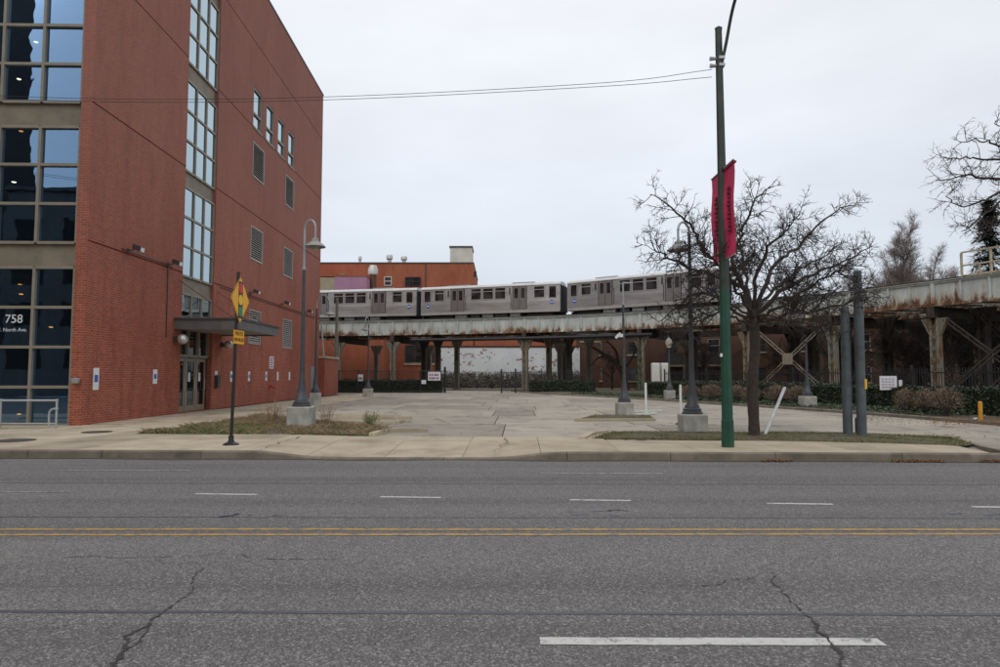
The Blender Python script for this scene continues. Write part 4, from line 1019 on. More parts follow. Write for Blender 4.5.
# ================================================================ LAMP POSTS
def lamp_post(base, ptop, arm_dir, z_pole, label, kind='bell', wdb=.66, hb=.62, reach=.42, zdark=4.6, r0=.085):
    t = thing('lamp_post', label, 'lamp post', base); z0 = hb
    MB().bevbox(-wdb/2, wdb/2, -wdb/2, wdb/2, -.1, hb, .03).build('concrete_foot', M['pier_concrete'], t)
    k = r0/.085
    MB().lathe([(.27*k, z0), (.27*k, z0+.05), (.24*k, z0+.07), (.24*k, z0+.13), (.2*k, z0+.16), (.19*k, z0+.22), (.15*k, z0+.26), (.12*k, z0+.5), (.08*k, z0+.85), (.07*k, z0+1.05), (.042*k, min(zdark, z_pole))], n=12).build('pole', M['lamp_dark'], t, smooth=True)
    if kind in ('bell', 'stub'):
        MB().lathe([(.055*k, zdark-.03), (.055*k, zdark+.04), (.036*k, zdark+.05), (.034*k, z_pole)], n=10).build('upper_pole', M['lamp_light'], t, smooth=True)
        a = Vector(arm_dir).normalized()
        if kind == 'bell':
            arc = [Vector((0, 0, z_pole))] + [a*(reach/2*(1-math.cos(q*math.pi/8))) + Vector((0, 0, z_pole + reach*.62*math.sin(q*math.pi/8))) for q in range(1, 9)] + [a*reach + Vector((0, 0, z_pole-.3))]
            MB().tube(arc, .03*k, 8).build('arm', M['lamp_light'], t, smooth=True); e = a*reach + Vector((0, 0, z_pole-.3))
            hd = MB().lathe([(.04, .02), (.10, -.01), (.11, -.09), (.16, -.12), (.25, -.18), (.30, -.24), (.29, -.25), (.14, -.14), (.09, -.13)], e, 20).build('lamp_head', M['lamp_shade'], t, smooth=True)
            MB().lathe([(.085, -.13), (.085, -.28), (.06, -.33), (.001, -.34)], e, 12).build('lens', M['lamp_glass'], hd, smooth=True)
        else:
            MB().beam((0, 0, z_pole-.02), a*reach + Vector((0, 0, z_pole-.02)), .07, .05).build('arm', M['lamp_light'], t)
            MB().box(-.25, -.03, -.06, .06, zdark-1.25, zdark-1.13).add([(-.28, -.07, zdark-1.32), (-.1, -.07, zdark-1.14), (-.1, .07, zdark-1.14), (-.28, .07, zdark-1.32), (-.33, -.07, zdark-1.25), (-.15, -.07, zdark-1.07), (-.15, .07, zdark-1.07), (-.33, .07, zdark-1.25)], [(0, 3, 2, 1), (4, 5, 6, 7), (0, 1, 5, 4), (1, 2, 6, 5), (2, 3, 7, 6), (3, 0, 4, 7)]).build('camera_box', M['sign_white'], t)
    elif kind == 'acorn':
        hd = MB().lathe([(.07, z_pole-.02), (.13, z_pole), (.11, z_pole+.05), (.15, z_pole+.1), (.2, z_pole+.25), (.19, z_pole+.38)], n=14).build('lamp_head', M['lamp_glass'], t, smooth=True)
        MB().lathe([(.2, z_pole+.36), (.14, z_pole+.48), (.05, z_pole+.56), (.02, z_pole+.64), (.001, z_pole+.65)], n=14).build('cap', M['lamp_shade'], hd, smooth=True)
    else:
        MB().lathe([(.05, z_pole-.02), (.11, z_pole), (.11, z_pole+.07), (.03, z_pole+.1)], n=12).build('cap', M['lamp_dark'], t, smooth=True)
    return t
gb = lambda px, py, d=.3: G(px, py) + Vector((0, d, 0))
lamp_post(gb(298, 429), 0, (1, -.55, 0), 5.75, 'tall hooked bell lamp post in the weed bed beside the brick building')
lamp_post(gb(313.5, 405), 0, (1, -.3, 0), 5.15, 'hooked bell lamp post on the paving near the back of the building', wdb=.5, hb=.62, zdark=5.0, reach=.75, r0=.08)
lamp_post(gb(367, 397.5), 0, (-.2, -1, 0), 5.1, 'hooked bell lamp post in the car park before the left hedge', wdb=.62, hb=.6, zdark=5.0, reach=.6, r0=.075)
lamp_post(gb(626, 416), 0, (1, .2, 0), 5.05, 'broken lamp post without a head in the small kerbed island', 'stub', .6, .5, .35, 4.2, .08)
lamp_post(gb(696, 434), 0, (-1, -.5, 0), 5.35, 'hooked bell lamp post in front of the viaduct near the green pole', 'bell', .64, .5, .38, 5.3, .085)
lamp_post(gb(671, 401), 0, (1, 0, 0), 3.15, 'short lamp post with pale acorn lantern before the hedge', 'acorn', .58, .62, 0, 3.15, .08)
lamp_post(gb(811, 409.5), 0, (1, 0, 0), 3.0, 'short capped post without lantern on a square concrete foot', 'cap', .6, .58, 0, 3.0, .075)
# ================================================================ GREEN STREET LIGHT POLE WITH BANNERS AND WIRES
gp = thing('street_light', 'tall green street light pole with two red banners beside the kerb', 'street light', G(728, 447, .15))
GX, GY = gp.location.x, gp.location.y
zt = D(718, 31, GY).z - .15
lean = D(718.5, 31, GY).x - GX
cx = lambda z: lean*z/zt
mb = MB(); prof = [(.135, 0), (.13, .55), (.105, 4.4)]
MB().tube([(cx(0), 0, 0), (cx(.56), 0, .56), (cx(.57), 0, .57), (cx(3.3), 0, 3.3)], [.135, .13, .118, .108], 8).build('pole', M['pole_green'], gp, smooth=True)
MB().tube([(cx(3.28), 0, 3.28), (cx(zt), 0, zt), (cx(zt), 0, zt+.06), (cx(zt), 0, zt+.1)], [.108, .075, .085, .03], 8).build('upper_pole', M['pole_olive'], gp, smooth=True)
za = zt - .62
MB().tube(smoothpath([(cx(za)+.05, -.03, za-.1), (cx(za)+.12, -.12, za+.3), (cx(za)+.2, -.42, za+1.0), (cx(za)+.3, -1.1, za+1.55), (cx(za)+.45, -2.2, za+1.7)], 6), .035, 8).build('arm', M['pole_olive'], gp, smooth=True)
hd = MB().lathe([(.001, -.06), (.14, -.05), (.16, .02), (.06, .1), (.001, .11)], (0, 0, 0), 14); hd.v = [(cx(za)+.47+p[0], -2.45+p[1]*2.2, za+1.68+p[2]) for p in hd.v]; hd.build('lamp_head', M['lamp_shade'], gp, smooth=True)
def banner(y0, y1, z0, z1, x):
    b = MB(); n = 8; vs = []
    for k in range(n+1):
        for j in range(5):
            y = y0 + (y1-y0)*j/4; z = z0 + (z1-z0)*k/n; bow = .05*math.sin(k/n*math.pi)*math.sin(j/4*math.pi) + .02*math.sin(k*1.1)
            vs.append((x+bow, y, z))
    b.add(vs, [(k*5+j, k*5+j+1, (k+1)*5+j+1, (k+1)*5+j) for k in range(n) for j in range(4)])
    m = len(vs); b.add([(a+.004, c_, d) for a, c_, d in vs], [(k*5+j, (k+1)*5+j, (k+1)*5+j+1, k*5+j+1) for k in range(n) for j in range(4)])
    bo = b.build('banner', M['banner_red'], gp)
    for z in (z0, z1): MB().tube([(x, .0, z), (x, y1 if abs(y1) > abs(y0) else y0, z)], .014, 6).build('banner_arm', M['galvanised'], gp)
    for z in (z0+.02, z1-.02): MB().box(x-.02, x+.03, -.1, .1, z-.04, z+.04).build('clamp', M['galvanised'], gp)
    return bo, x
zb0, zb1 = D(722, 260, GY).z-.15, D(722, 170, GY).z-.15
xb = cx((zb0+zb1)/2)
bo, x = banner(.10, .72, zb0, zb1, xb)
hz = zb1-zb0
def ink(y0, y1, z0, z1, par, mat='banner_ink'): MB().box(xb-.012, xb+.062, y0, y1, z0, z1).build('print', M[mat], par)
for k in range(9):
    z = zb0 + hz*(.32 + .05*k); ink(.30+.04*(k % 3), .5+.03*(k % 2), z, z+hz*.03, bo)
ink(.2, .27, zb0+hz*.25, zb0+hz*.85, bo); ink(.15, .66, zb0+hz*.1, zb0+hz*.125, bo, 'banner_pale')
bo, x = banner(-.72, -.10, zb0, zb1, xb)
for k in range(11):
    z = zb0 + hz*(.28 + .045*k); ink(-.40, -.28-.02*(k % 3), z, z+hz*.028, bo)
ink(-.71, -.12, zb1-.06, zb1-.02, bo, 'banner_ink')
for z in (zt-.62, zt-.78): MB().tube([(cx(z)-.05, 0, z), (cx(z)-.2, 0, z)], [.03, .05], 8).box(cx(z)-.03, cx(z)+.1, -.09, .09, z-.03, z+.03).build('insulator', M['galvanised'], gp)
MB().box(cx(1.9)-.145, cx(1.9)-.1, -.09, -.05, 1.88, 1.95).build('tag_plate', M['sign_white'], gp)
for (p0, p1, p2, p3), lb in ((((712, 69.5), (600, 83), (323, 97), (84, 98.5)), 'upper thin overhead wire tied to the green pole'), (((712, 77), (600, 86.5), (323, 100), (84, 101.3)), 'lower thin overhead wire tied to the green pole')):
    a, b, c_, d = D(*p0, GY), D(*p1, GY+.35), D(*p2, GY+1.1), D(*p3, GY+1.75); e2 = d + (d-c_)*1.3 + Vector((0, 0, .35)); pts = smoothpath([a, b, c_, d, e2], 10)
    tag(MB().tube(pts, .0065, 4).build('overhead_wire', M['wire'], origin=pts[0]), lb, 'wire', 'overhead wires')
# ================================================================ YELLOW SIGNAL-AHEAD SIGN
sg_ = thing('signal_ahead_sign', 'yellow diamond traffic signal sign on a black post by the kerb', 'traffic sign', G(231, 445, .15))
Z = lambda py: D(231, py, sg_.location.y).z - .15
MB().lathe([(.17, 0), (.16, .03), (.07, .07), (.055, .12), (.055, .2)], n=12).build('post_foot', M['black_steel'], sg_, smooth=True)
MB().tube([(0, 0, .1), (.07, 0, Z(272))], .036, 8).build('post', M['black_steel'], sg_)
zc = (Z(276)+Z(324))/2; hd_ = (Z(276)-Z(324))/2
mb = MB(); R8 = [(0, -hd_), (hd_, 0), (0, hd_), (-hd_, 0)]
def diamond(k, x0, x1): 
    q = []
    for i in range(4):
        a, p, b = R8[i-1], R8[i], R8[(i+1) % 4]
        for f_ in (.08, .03): q.append((p[0]+(a[0]-p[0])*f_, p[1]+(a[1]-p[1])*f_))
        for f_ in (.03, .08): q.append((p[0]+(b[0]-p[0])*f_, p[1]+(b[1]-p[1])*f_))
    n = len(q); return MB().add([(x0, y*k, zc+z*k) for y, z in q] + [(x1, y*k, zc+z*k) for y, z in q], [tuple(range(n-1, -1, -1)), tuple(range(n, 2*n))] + [(i, (i+1) % n, n+(i+1) % n, n+i) for i in range(n)])
pl_ = diamond(1, .12, .125).build('sign_plate', M['sign_yellow'], sg_); diamond(.985, .125, .1275).build('black_border', M['sign_black'], pl_); diamond(.95, .1275, .130).build('yellow_face', M['sign_yellow'], pl_)
MB().box(.130, .134, -.115, .115, zc-.40, zc+.40).build('signal_body', M['sign_black'], pl_)
for z, m_ in ((.255, 'sign_red'), (0, 'sign_amber'), (-.255, 'sign_green')):
    d_ = MB().lathe([(.001, 0), (.115, 0), (.115, .003), (.001, .003)], (0, 0, 0), 20); d_.v = [(.134+p[2], p[0], zc+z+p[1]) for p in d_.v]; d_.build('signal_disc', M[m_], pl_)
z0, z1 = Z(344), Z(330.5)
pl2 = MB().box(.11, .115, -.29, .29, z0, z1).build('plate', M['sign_yellow'], sg_)
for txt, zz in (('PHOTO', (z0+z1)/2+.01), ('ENFORCED', z0+.035)):
    me = text_mesh(txt, .125 if txt == 'PHOTO' else .105, M['sign_black'], 'CENTER'); o = bpy.data.objects.new('lettering', me); col.objects.link(o); o.parent = pl2; o.location = (.1175, 0, zz); o.rotation_euler = (R(90), 0, R(90))
MB().beam((.05, 0, zc-.25), (.12, 0, zc-.25), .06, .03).beam((.05, 0, zc+.25), (.12, 0, zc+.25), .06, .03).beam((.05, 0, (z0+z1)/2), (.11, 0, (z0+z1)/2), .06, .03).build('bracket', M['black_steel'], sg_)
# ================================================================ POSTS AND SMALL THINGS
def post_tube(name, px, py, h, r, mat, label, cat, tilt=(0, 0), n=10, group=None):
    b = G(px, py); mb = MB(); mb.tube([b, b + Vector((tilt[0], tilt[1], h-.02)), b + Vector((tilt[0], tilt[1], h))], [r, r, r*.6], n)
    return tag(mb.build(name, M[mat], origin=b, smooth=True), label, cat, group)
for px, py, top, lb in ((848, 436.5, 306, 'shorter grey steel post, the one nearer the tree trunk'), (862, 437, 271, 'grey steel post with a yellow sticker, beside its twin post')):
    b = G(px, py); t = thing('steel_post', lb, 'post', b, 0, 'pair of bare steel posts'); h = D(px, top, b.y).z - .13; zj = D(px, 340 if px == 848 else 300, b.y).z-.13
    MB().tube([(0, 0, -.05), (.02, 0, zj)], .112, 12).build('lower_sleeve', M['grey_post'], t, smooth=True); MB().tube([(.02, 0, zj), (.02, 0, h-.03), (.02, 0, h)], [.098, .098, .07], 12).build('upper_sleeve', M['grey_post'], t, smooth=True)
    if px == 862: MB().box(.06, .116, -.1, -.055, D(866, 389, b.y).z-.13, D(866, 379, b.y).z-.13).build('sticker', M['sign_amber'], t)
post_tube('pipe_stub', 856.5, 434, .42, .03, 'black_steel', 'short dark pipe stub between the two grey posts', 'pipe')
post_tube('white_post', 646, 414.5, 1.22, .042, 'white_post', 'upright white post beside the fallen white boards', 'post')
post_tube('white_post', 681, 424, 1.22, .037, 'white_post', 'upright white post alone left of the tall bell lamp', 'post')
post_tube('white_post', 764.5, 436, 1.22, .04, 'white_post', 'white post leaning steeply beside the bare tree trunk', 'post', (.62, .2))
tag(MB().lathe([(.14, 0), (.13, .04), (.06, .05)], G(680, 424.5), 10).build('rubber_base', M['rubber'], origin=G(680, 424.5)), 'dark flat rubber base at the foot of a white post', 'base')
for a, b, lb in (((634, 411.5), (662, 410.5), 'long fallen white board lying by the white post'), ((634, 415), (656, 413), 'short fallen white board lying beside the lamp island')):
    p, q = G(*a, .165), G(*b, .165); tag(MB().beam(p, q, .12, .07).build('white_board', M['stop_white'], origin=p), lb, 'board', 'fallen white boards')
bl = tag(MB().lathe([(.062, -.1), (.062, .58), (.055, .61), (.03, .63), (.001, .635)], G(981, 423.5) + Vector((0, 0, .06)), 14).build('bollard', M['bollard_yellow'], origin=G(981, 423.5) + Vector((0, 0, .06)), smooth=True), 'scuffed yellow bollard by the dark hedge at the driveway', 'bollard')
wp = G(336, 393.5); wp = Vector((wp.x, 55, .1)); wp.x = D(336, 380, 55).x
tag(MB().tube([wp, wp + Vector((0, 0, D(336, 298, 55).z-.1))], [.15, .12], 10).build('utility_pole', M['wood_pole'], origin=wp), 'grey wooden utility pole in front of the viaduct near the brick building', 'utility pole')
lp_ = Vector((D(327, 380, 53.5).x, 53.5, .1)); tag(MB().tube([lp_, Vector((D(321, 330, 53.5).x, 53.5, D(321, 322, 53.5).z))], .07, 8).build('leaning_pipe', M['grey_post_top'], origin=lp_), 'thin pale leaning pipe at the back corner of the building', 'pipe')
# litter along the hedge
for k, (px, py) in enumerate(((960, 414.5), (975, 419.5), (984, 417), (911, 413), (923, 413.5), (703, 401), (992, 411))):
    p = G(px, py, .24); mb = MB(); r_ = .09
    for _ in range(6):
        mb.add([p + Vector((random.uniform(-r_, r_), random.uniform(-r_, r_), random.uniform(0, .07))) for _q in range(3)], [(0, 1, 2)])
    tag(mb.build('litter', M['litter'], origin=p), 'scrap of pale litter on the soil under the hedge', 'litter', 'litter under the hedge')
def leaf_drift(px0, px1, py0, py1, n, z, lab):
    mb = MB()
    for _ in range(n):
        p = G(random.uniform(px0, px1), random.triangular(py0, py1), z) + Vector((0, 0, random.uniform(.005, .03))); a = random.uniform(0, 6.3); s_ = random.uniform(.015, .035)
        mb.add([p + Vector((math.cos(a)*s_, math.sin(a)*s_, 0)), p + Vector((-math.sin(a)*s_*.6, math.cos(a)*s_*.6, random.uniform(0, .02))), p - Vector((math.cos(a)*s_, math.sin(a)*s_, 0)), p + Vector((math.sin(a)*s_*.6, -math.cos(a)*s_*.6, random.uniform(0, .02)))], [(0, 1, 2, 3)])
    tag(mb.build('fallen_leaves', M['dead_leaf']), lab, 'leaves', kind='stuff')
leaf_drift(762, 792, 460.5, 462.5, 260, 0, 'brown leaf drift in the gutter under the pole side kerb')
leaf_drift(892, 945, 460.5, 463, 420, 0, 'long brown leaf drift in the gutter before the kerb joint')
leaf_drift(980, 1015, 457, 463, 900, .01, 'brown leaf heap where the kerb turns into the driveway')
leaf_drift(860, 965, 413, 426, 500, .14, 'brown leaves blown along the right driveway kerb')
leaf_drift(930, 1000, 417, 427, 600, .22, 'brown leaves on the soil by the yellow bollard')
leaf_drift(592, 960, 434.5, 441, 900, .155, 'brown leaves scattered over the thin grass verge')
leaf_drift(200, 372, 420, 436, 1500, .16, 'brown leaves caught in the weed bed')
# ================================================================ HEDGES, FENCES, SHRUBS
def sub(path, d, ya, yb):
    return [(p.x, p.y) for p in offs(path, d) if yb <= p.y <= ya]
hedge('hedge', sub(B3, 2.7, 45, 15), 1.0, .98, .2, 420, .05, 'long dark clipped hedge curving below the viaduct beside the car park')
hedge('hedge', [(-14.6, 59.6), (-10, 59.2), (-5.2, 58.8)], 1.0, 1.1, .1, 240, .065, 'dark clipped hedge behind the wire fence near the brick building')
hedge('hedge', [(2.55, 57.5), (5.2, 57.0), (7.9, 56.4)], 1.0, 1.0, .1, 240, .065, 'short dark clipped hedge beneath the viaduct beside the open gateway')
iv = MB(); pts = []
OF = {d: offs(B3, d) for d in (.25, 2.3)}
for _ in range(15000):
    i = random.randrange(8, nb-14); k = random.random(); d0, d1 = OF[.25][i], OF[2.3][i]
    p = d0.lerp(d1, k) + (B3[i+1]-B3[i])*random.random(); 
    if p.y < 23.5 and random.random() < .93: continue
    pts.append((Vector((p.x, p.y, .25 + .16*random.random()*min(1, k*3))), Vector((0, 0, 1))))
leaf_mass(pts, .05, iv); tag(iv.build('ground_ivy', M['ivy_leaf']), 'low green ivy between the car park kerb and the hedge', 'ivy', kind='stuff')
def picket_fence(path, h, z, label, step=.12):
    t = thing('metal_fence', label, 'fence', (path[0][0], path[0][1], z)); pk = MB(); rails = MB()
    for a, b in zip(path, path[1:]):
        a, b = Vector((*a, z)), Vector((*b, z)); L = (b-a).length; n = max(1, int(L/step))
        for i in range(n):
            p = a + (b-a)*(i/n); pk.beam(p + Vector((0, 0, .08)), p + Vector((0, 0, h)), .022, .022)
        for zz in (.2, h-.2): rails.beam(a + Vector((0, 0, zz)), b + Vector((0, 0, zz)), .045, .04)
        MB().beam(a, a + Vector((0, 0, h+.12)), .075, .075).build('post', M['black_steel'], t, world=True)
    tag(pk.build('pickets', M['black_steel'], t, world=True), kind='stuff'); rails.build('rails', M['black_steel'], t, world=True); return t
picket_fence(sub(B3, 3.7, 46, 15)[::4], 1.72, .22, 'long black picket fence behind the curved hedge', .13)
picket_fence([(1.35, 58.6), (3.6, 58.2), (5.9, 57.6), (8.3, 57.0)], 2.0, .1, 'black picket fence behind the short hedge under the viaduct', .13)
t = thing('wire_fence', 'dark rail and wire fence above the left hedge', 'fence', (-14.5, 58, .1))
for x in (-14.0, -12.3, -9.6, -6.9, -4.75): MB().tube([(x, 57.6+(-x-4)*.05, .1), (x, 57.6+(-x-4)*.05, 2.1 if x < -5 else 2.35)], .05 if x < -5 else .09, 8).build('post', M['black_steel'], t, world=True)
for z in (.25, 2.0): MB().tube([(-14, 58.1, z), (-4.75, 57.6, z)], .03, 6).build('rail', M['black_steel'], t, world=True)
mesh = MB()
for i in range(75):
    x = -14 + i*.125; y = 58.1 - (x+14)*.054
    mesh.beam((x, y, .25), (x + 1.75 if x < -6.6 else -4.8, y-.05, 2.0 if x < -6.6 else .25 + (-4.8-x)), .008, .008)
    if i > 14: mesh.beam((x, y, .25), (x-1.75, y+.05, 2.0), .008, .008)
tag(mesh.build('wire_mesh', M['wire'], t, world=True), kind='stuff')
gt = thing('open_gate', 'black steel gate leaf between two posts beneath the viaduct', 'gate', (.7, 56.5, .1))
for px in (501.5, 515.5): q = D(px, 393, 56.5); MB().beam((q.x, 56.5, .1), (q.x, 56.5, 2.15), .14, .14).build('post', M['black_steel'], gt, world=True)
xa, xb_ = D(501.5, 393, 56.5).x, D(515.5, 393, 56.5).x
for z in (.35, 1.2, 1.85): MB().beam((xa, 56.5, z), (xb_, 56.5, z), .04, .05).build('rail', M['black_steel'], gt, world=True)
for k in range(5): x = xa + (xb_-xa)*(k+1)/6; MB().beam((x, 56.5, .2), (x, 56.5, 1.95), .025, .025).build('picket', M['black_steel'], gt, world=True)
def board_sign(px0, px1, py0, py1, Y, label, mats=('sign_white', 'sign_purple'), lines=3, stand=False):
    a, b = D(px0, py1, Y), D(px1, py0, Y); t = thing('notice_board', label, 'sign', ((a.x+b.x)/2, Y, a.z))
    MB().box(a.x, b.x, Y-.015, Y+.015, a.z, b.z).build('panel', M[mats[0]], t, world=True); h = b.z-a.z; w_ = b.x-a.x
    for k in range(lines):
        z = a.z + h*(.15 + .75*k/lines); n = 4
        for j in range(n): x = a.x + w_*(.1 + .8*j/n); MB().box(x, x + w_*.8/n*random.uniform(.5, .85), Y-.019, Y-.0155, z, z + h*.45/lines).build('print', M[mats[1]], t, world=True)
    if stand: MB().box((a.x+b.x)/2-.03, (a.x+b.x)/2+.03, Y+.016, Y+.07, .1, b.z).build('post', M['black_steel'], t, world=True)
    return t
board_sign(428, 440.5, 371.8, 380.5, 57.45, 'white notice with purple print on the wire fence by the gateway', lines=2)
board_sign(358, 363, 374.5, 381, 57.8, 'small white notice on the wire fence above the left hedge', mats=('sign_white', 'sign_black'), lines=1)
board_sign(421.5, 426, 380, 384, 57.4, 'tiny white plate low on the wire fence beside the purple notice', mats=('sign_white', 'sign_white'), lines=0)
board_sign(880, 896.5, 376, 390, 27.3, 'white notice with faint purple print standing at the curved hedge', mats=('sign_white', 'print_faint'), lines=4, stand=True)
board_sign(899, 902, 380, 388, 28, 'narrow pale plate beside the larger notice at the hedge', mats=('sign_white', 'sign_white'), lines=0, stand=True)
for px, Y in ((477, 76.5), (505, 76.5), (557.5, 76.5)): board_sign(px-1.3, px+1.3, 374, 379, Y, {477: 'small pale plate on a post left of the gate, before the flaking wall', 505: 'small pale plate on a post behind the gate leaf, before the flaking wall', 557.5: 'small pink plate on a post right of the gate, before the flaking wall'}[px], mats=('sign_white', 'sign_purple'), lines=1, stand=True)
def shrub(c_, rx, h, label, cnt=900, mat='twig_brown'):
    t = thing('dormant_shrub', label, 'shrub', c_, 0, 'brown dormant shrubs along the hedge'); st = MB(); fo = MB()
    for _ in range(26):
        a = random.uniform(0, 6.28); r_ = random.random()**.5; tip = Vector((math.cos(a)*rx*r_, math.sin(a)*rx*r_, h*random.uniform(.6, 1)))
        st.tube([Vector((math.cos(a)*.08, math.sin(a)*.08, -.05)), tip*.5 + Vector((0, 0, .1)), tip], [.018, .012, .005], 4)
    st.build('stems', M['bark'], t)
    for _ in range(cnt):
        a = random.uniform(0, 6.28); u = random.uniform(-.7, 1); r_ = (1-abs(u)**2.4)**.5 * random.uniform(.55, 1.03)
        p = Vector((math.cos(a)*rx*r_, math.sin(a)*rx*r_, h*(.56 + .44*u*random.uniform(.7, 1.03))))
        d = Vector((math.cos(a)*.6, math.sin(a)*.6, random.uniform(-.3, 1.2))).normalized()*random.uniform(.06, .15); d += Vector((random.gauss(0, .03), random.gauss(0, .03), 0)); s_ = Vector((-math.sin(a), math.cos(a), random.uniform(-.5, .5)))*.006
        fo.add([p-s_, p+s_, p+d], [(0, 1, 2)])
    tag(fo.build('twigs', M[mat], t), kind='stuff'); return t
shl = ['brown dormant shrub beside the white notice at the hedge', 'brown dormant shrub in the middle of the three by the driveway', 'brown dormant shrub, the broad one nearest the yellow bollard', 'brown dormant shrub right of the acorn lamp foot', 'brown dormant shrub left of the green pole before the hedge', 'brown dormant shrub just right of the green pole', 'brown dormant shrub behind the trunk of the bare tree', 'brown dormant shrub behind the leaning white post', 'brown dormant shrub left of the capped post foot']
for (px, py, Y, rx, h), lb in zip(((906, 415, 25.0, .52, 1.0), (926, 416.3, 24.4, .55, 1.0), (946, 417.5, 23.6, .72, 1.05), (690, 400, 37.8, .75, .95), (712, 402, 36.5, .8, 1.0), (737, 404, 34.6, .6, 1.0), (751, 405, 33.6, .6, .95), (778, 406, 32.2, .8, 1.0), (798, 407, 31.2, .7, 1.0)), shl):
    p = D(px, py, Y); shrub((p.x, p.y, .22), rx*.82, h*.92, lb, int(2000*rx))
# ================================================================ TREES (bare)
class Tree:
    def __init__(s, rng): s.mb = MB(); s.tw = MB(); s.r = rng
    def path(s, p, d, L, n, wob, up=0.):
        pts = [Vector(p)]; d = Vector(d).normalized()
        for i in range(n):
            d = (d + Vector((s.r.gauss(0, wob), s.r.gauss(0, wob), s.r.gauss(0, wob) + up))).normalized(); pts.append(pts[-1] + d*(L/n))
        return pts
    def twigs(s, pts, r0, lev, cfg):
        """side shoots from a limb given as points; lev counts down"""
        if lev < 0: return
        cnt, L, wob, up, spread, rr = cfg[lev]
        tot = sum((b-a).length for a, b in zip(pts, pts[1:])); k = max(1, int(cnt*tot))
        for _ in range(k):
            f_ = s.r.uniform(.12, 1.0); x = f_*(len(pts)-1); i = min(int(x), len(pts)-2); p = pts[i].lerp(pts[i+1], x-i); ax = (pts[i+1]-pts[i]).normalized()
            sd = ax.cross(Vector((s.r.gauss(0, 1), s.r.gauss(0, 1), s.r.gauss(0, 1)))).normalized()
            d = (ax*s.r.uniform(.35, 1.0) + sd*spread + Vector((0, 0, up))).normalized()
            l_ = L*s.r.uniform(.5, 1.25)*(1.15-.45*f_); q = s.path(p, d, l_, 4 if lev else 3, wob, up*.3); r1 = rr*(1.2-.5*f_)
            (s.mb if lev >= 2 else s.tw).tube(q, [r1*(1-.65*j/(len(q)-1)) for j in range(len(q))], 5 if lev >= 2 else 3, False)
            s.twigs(q, r1, lev-1, cfg)
rng = random.Random(11)
tb = G(754, 437, .15); TY = tb.y
tr = thing('bare_tree', 'bare spreading tree with dense twigs on the verge beside the green pole', 'tree', tb)
T = Tree(rng)
def tp(px, py, dy): return D(px, py, TY + dy)
trunk = smoothpath([tp(754, 438.5, 0), tp(754, 425, 0), tp(752.5, 385, 0), tp(755, 350, .02), tp(754, 325, 0), tp(752, 310, 0)], 5)
tk = MB(); nT = len(trunk); tk.tube(trunk, [(.17 if i == 0 else .145 if i < 3 else .135 - .02*i/nT) * (1 + .05*math.sin(i*1.9)) for i in range(nT)], 12)
LIMB = [([(752, 318, 0), (745, 290, -.1), (735, 272, -.1), (716, 262, -.2), (701, 246, -.3), (690, 226, -.3), (672, 209, -.4), (650, 195, -.4)], .085),
        ([(752, 312, 0), (743, 286, .2), (733, 262, .4), (738, 240, .5), (748, 220, .5), (757, 197, .6), (772, 186, .7)], .075),
        ([(755, 316, 0), (765, 284, .1), (776, 264, .3), (790, 254, .5), (806, 236, .7), (830, 216, .9), (856, 202, 1.)], .075),
        ([(755, 318, 0), (780, 292, -.3), (806, 278, -.5), (836, 264, -.7), (870, 248, -.8)], .075),
        ([(752, 322, 0), (722, 302, .3), (696, 294, .6), (676, 308, .8), (660, 322, 1.)], .05),
        ([(755, 324, 0), (790, 314, -.4), (822, 310, -.8), (850, 300, -1.), (872, 284, -1.1)], .055),
        ([(742, 288, -.1), (716, 277, -.7), (690, 267, -1.1), (668, 258, -1.4), (652, 248, -1.5)], .05),
        ([(754, 308, 0), (758, 272, -.4), (768, 246, -.8), (786, 232, -1.1), (800, 214, -1.3)], .06),
        ([(754, 312, 0), (748, 286, .8), (744, 262, 1.5), (736, 236, 2.), (726, 214, 2.4)], .06),
        ([(755, 314, 0), (768, 296, .9), (786, 280, 1.7), (812, 262, 2.3), (838, 246, 2.7)], .06),
        ([(753, 318, 0), (742, 300, -.8), (732, 284, -1.5), (716, 262, -2.), (700, 252, -2.3)], .05),
        ([(756, 318, 0), (776, 308, -.8), (800, 294, -1.5), (828, 276, -2.), (850, 262, -2.3)], .05),
        ([(753, 324, 0), (735, 318, -.5), (715, 312, -1.), (694, 318, -1.3), (680, 332, -1.5)], .035),
        ([(756, 326, 0), (785, 325, .5), (815, 326, .9), (840, 320, 1.3)], .035),
        ([(756, 322, 0), (778, 318, -1.), (800, 312, -1.8), (826, 318, -2.2)], .035), ([(753, 320, 0), (738, 308, .8), (718, 296, 1.5), (700, 286, 2.)], .04), ([(755, 316, 0), (772, 300, 1.4), (796, 296, 2.2), (824, 290, 2.8)], .04)]
cfg = [(15., .14, .16, .03, .95, .0056), (13., .33, .18, .03, .95, .0086), (10., .72, .17, .02, .95, .014)]
for L_, r_ in LIMB:
    q = smoothpath([tp(*p) for p in L_], 4); q = [p + Vector((rng.gauss(0, .03), rng.gauss(0, .03), rng.gauss(0, .03))) for p in q]
    tk.tube(q, [r_*.68*(1-i/(len(q)-1))**.8 + .009 for i in range(len(q))], 7); T.twigs(q[3:], r_, 2, cfg)
tk.build('trunk', M['bark'], tr, world=True, smooth=True)
tag(T.mb.build('branches', M['bark'], tr, world=True), kind='stuff'); tag(T.tw.build('crown', M['twig'], tr, world=True), kind='stuff')
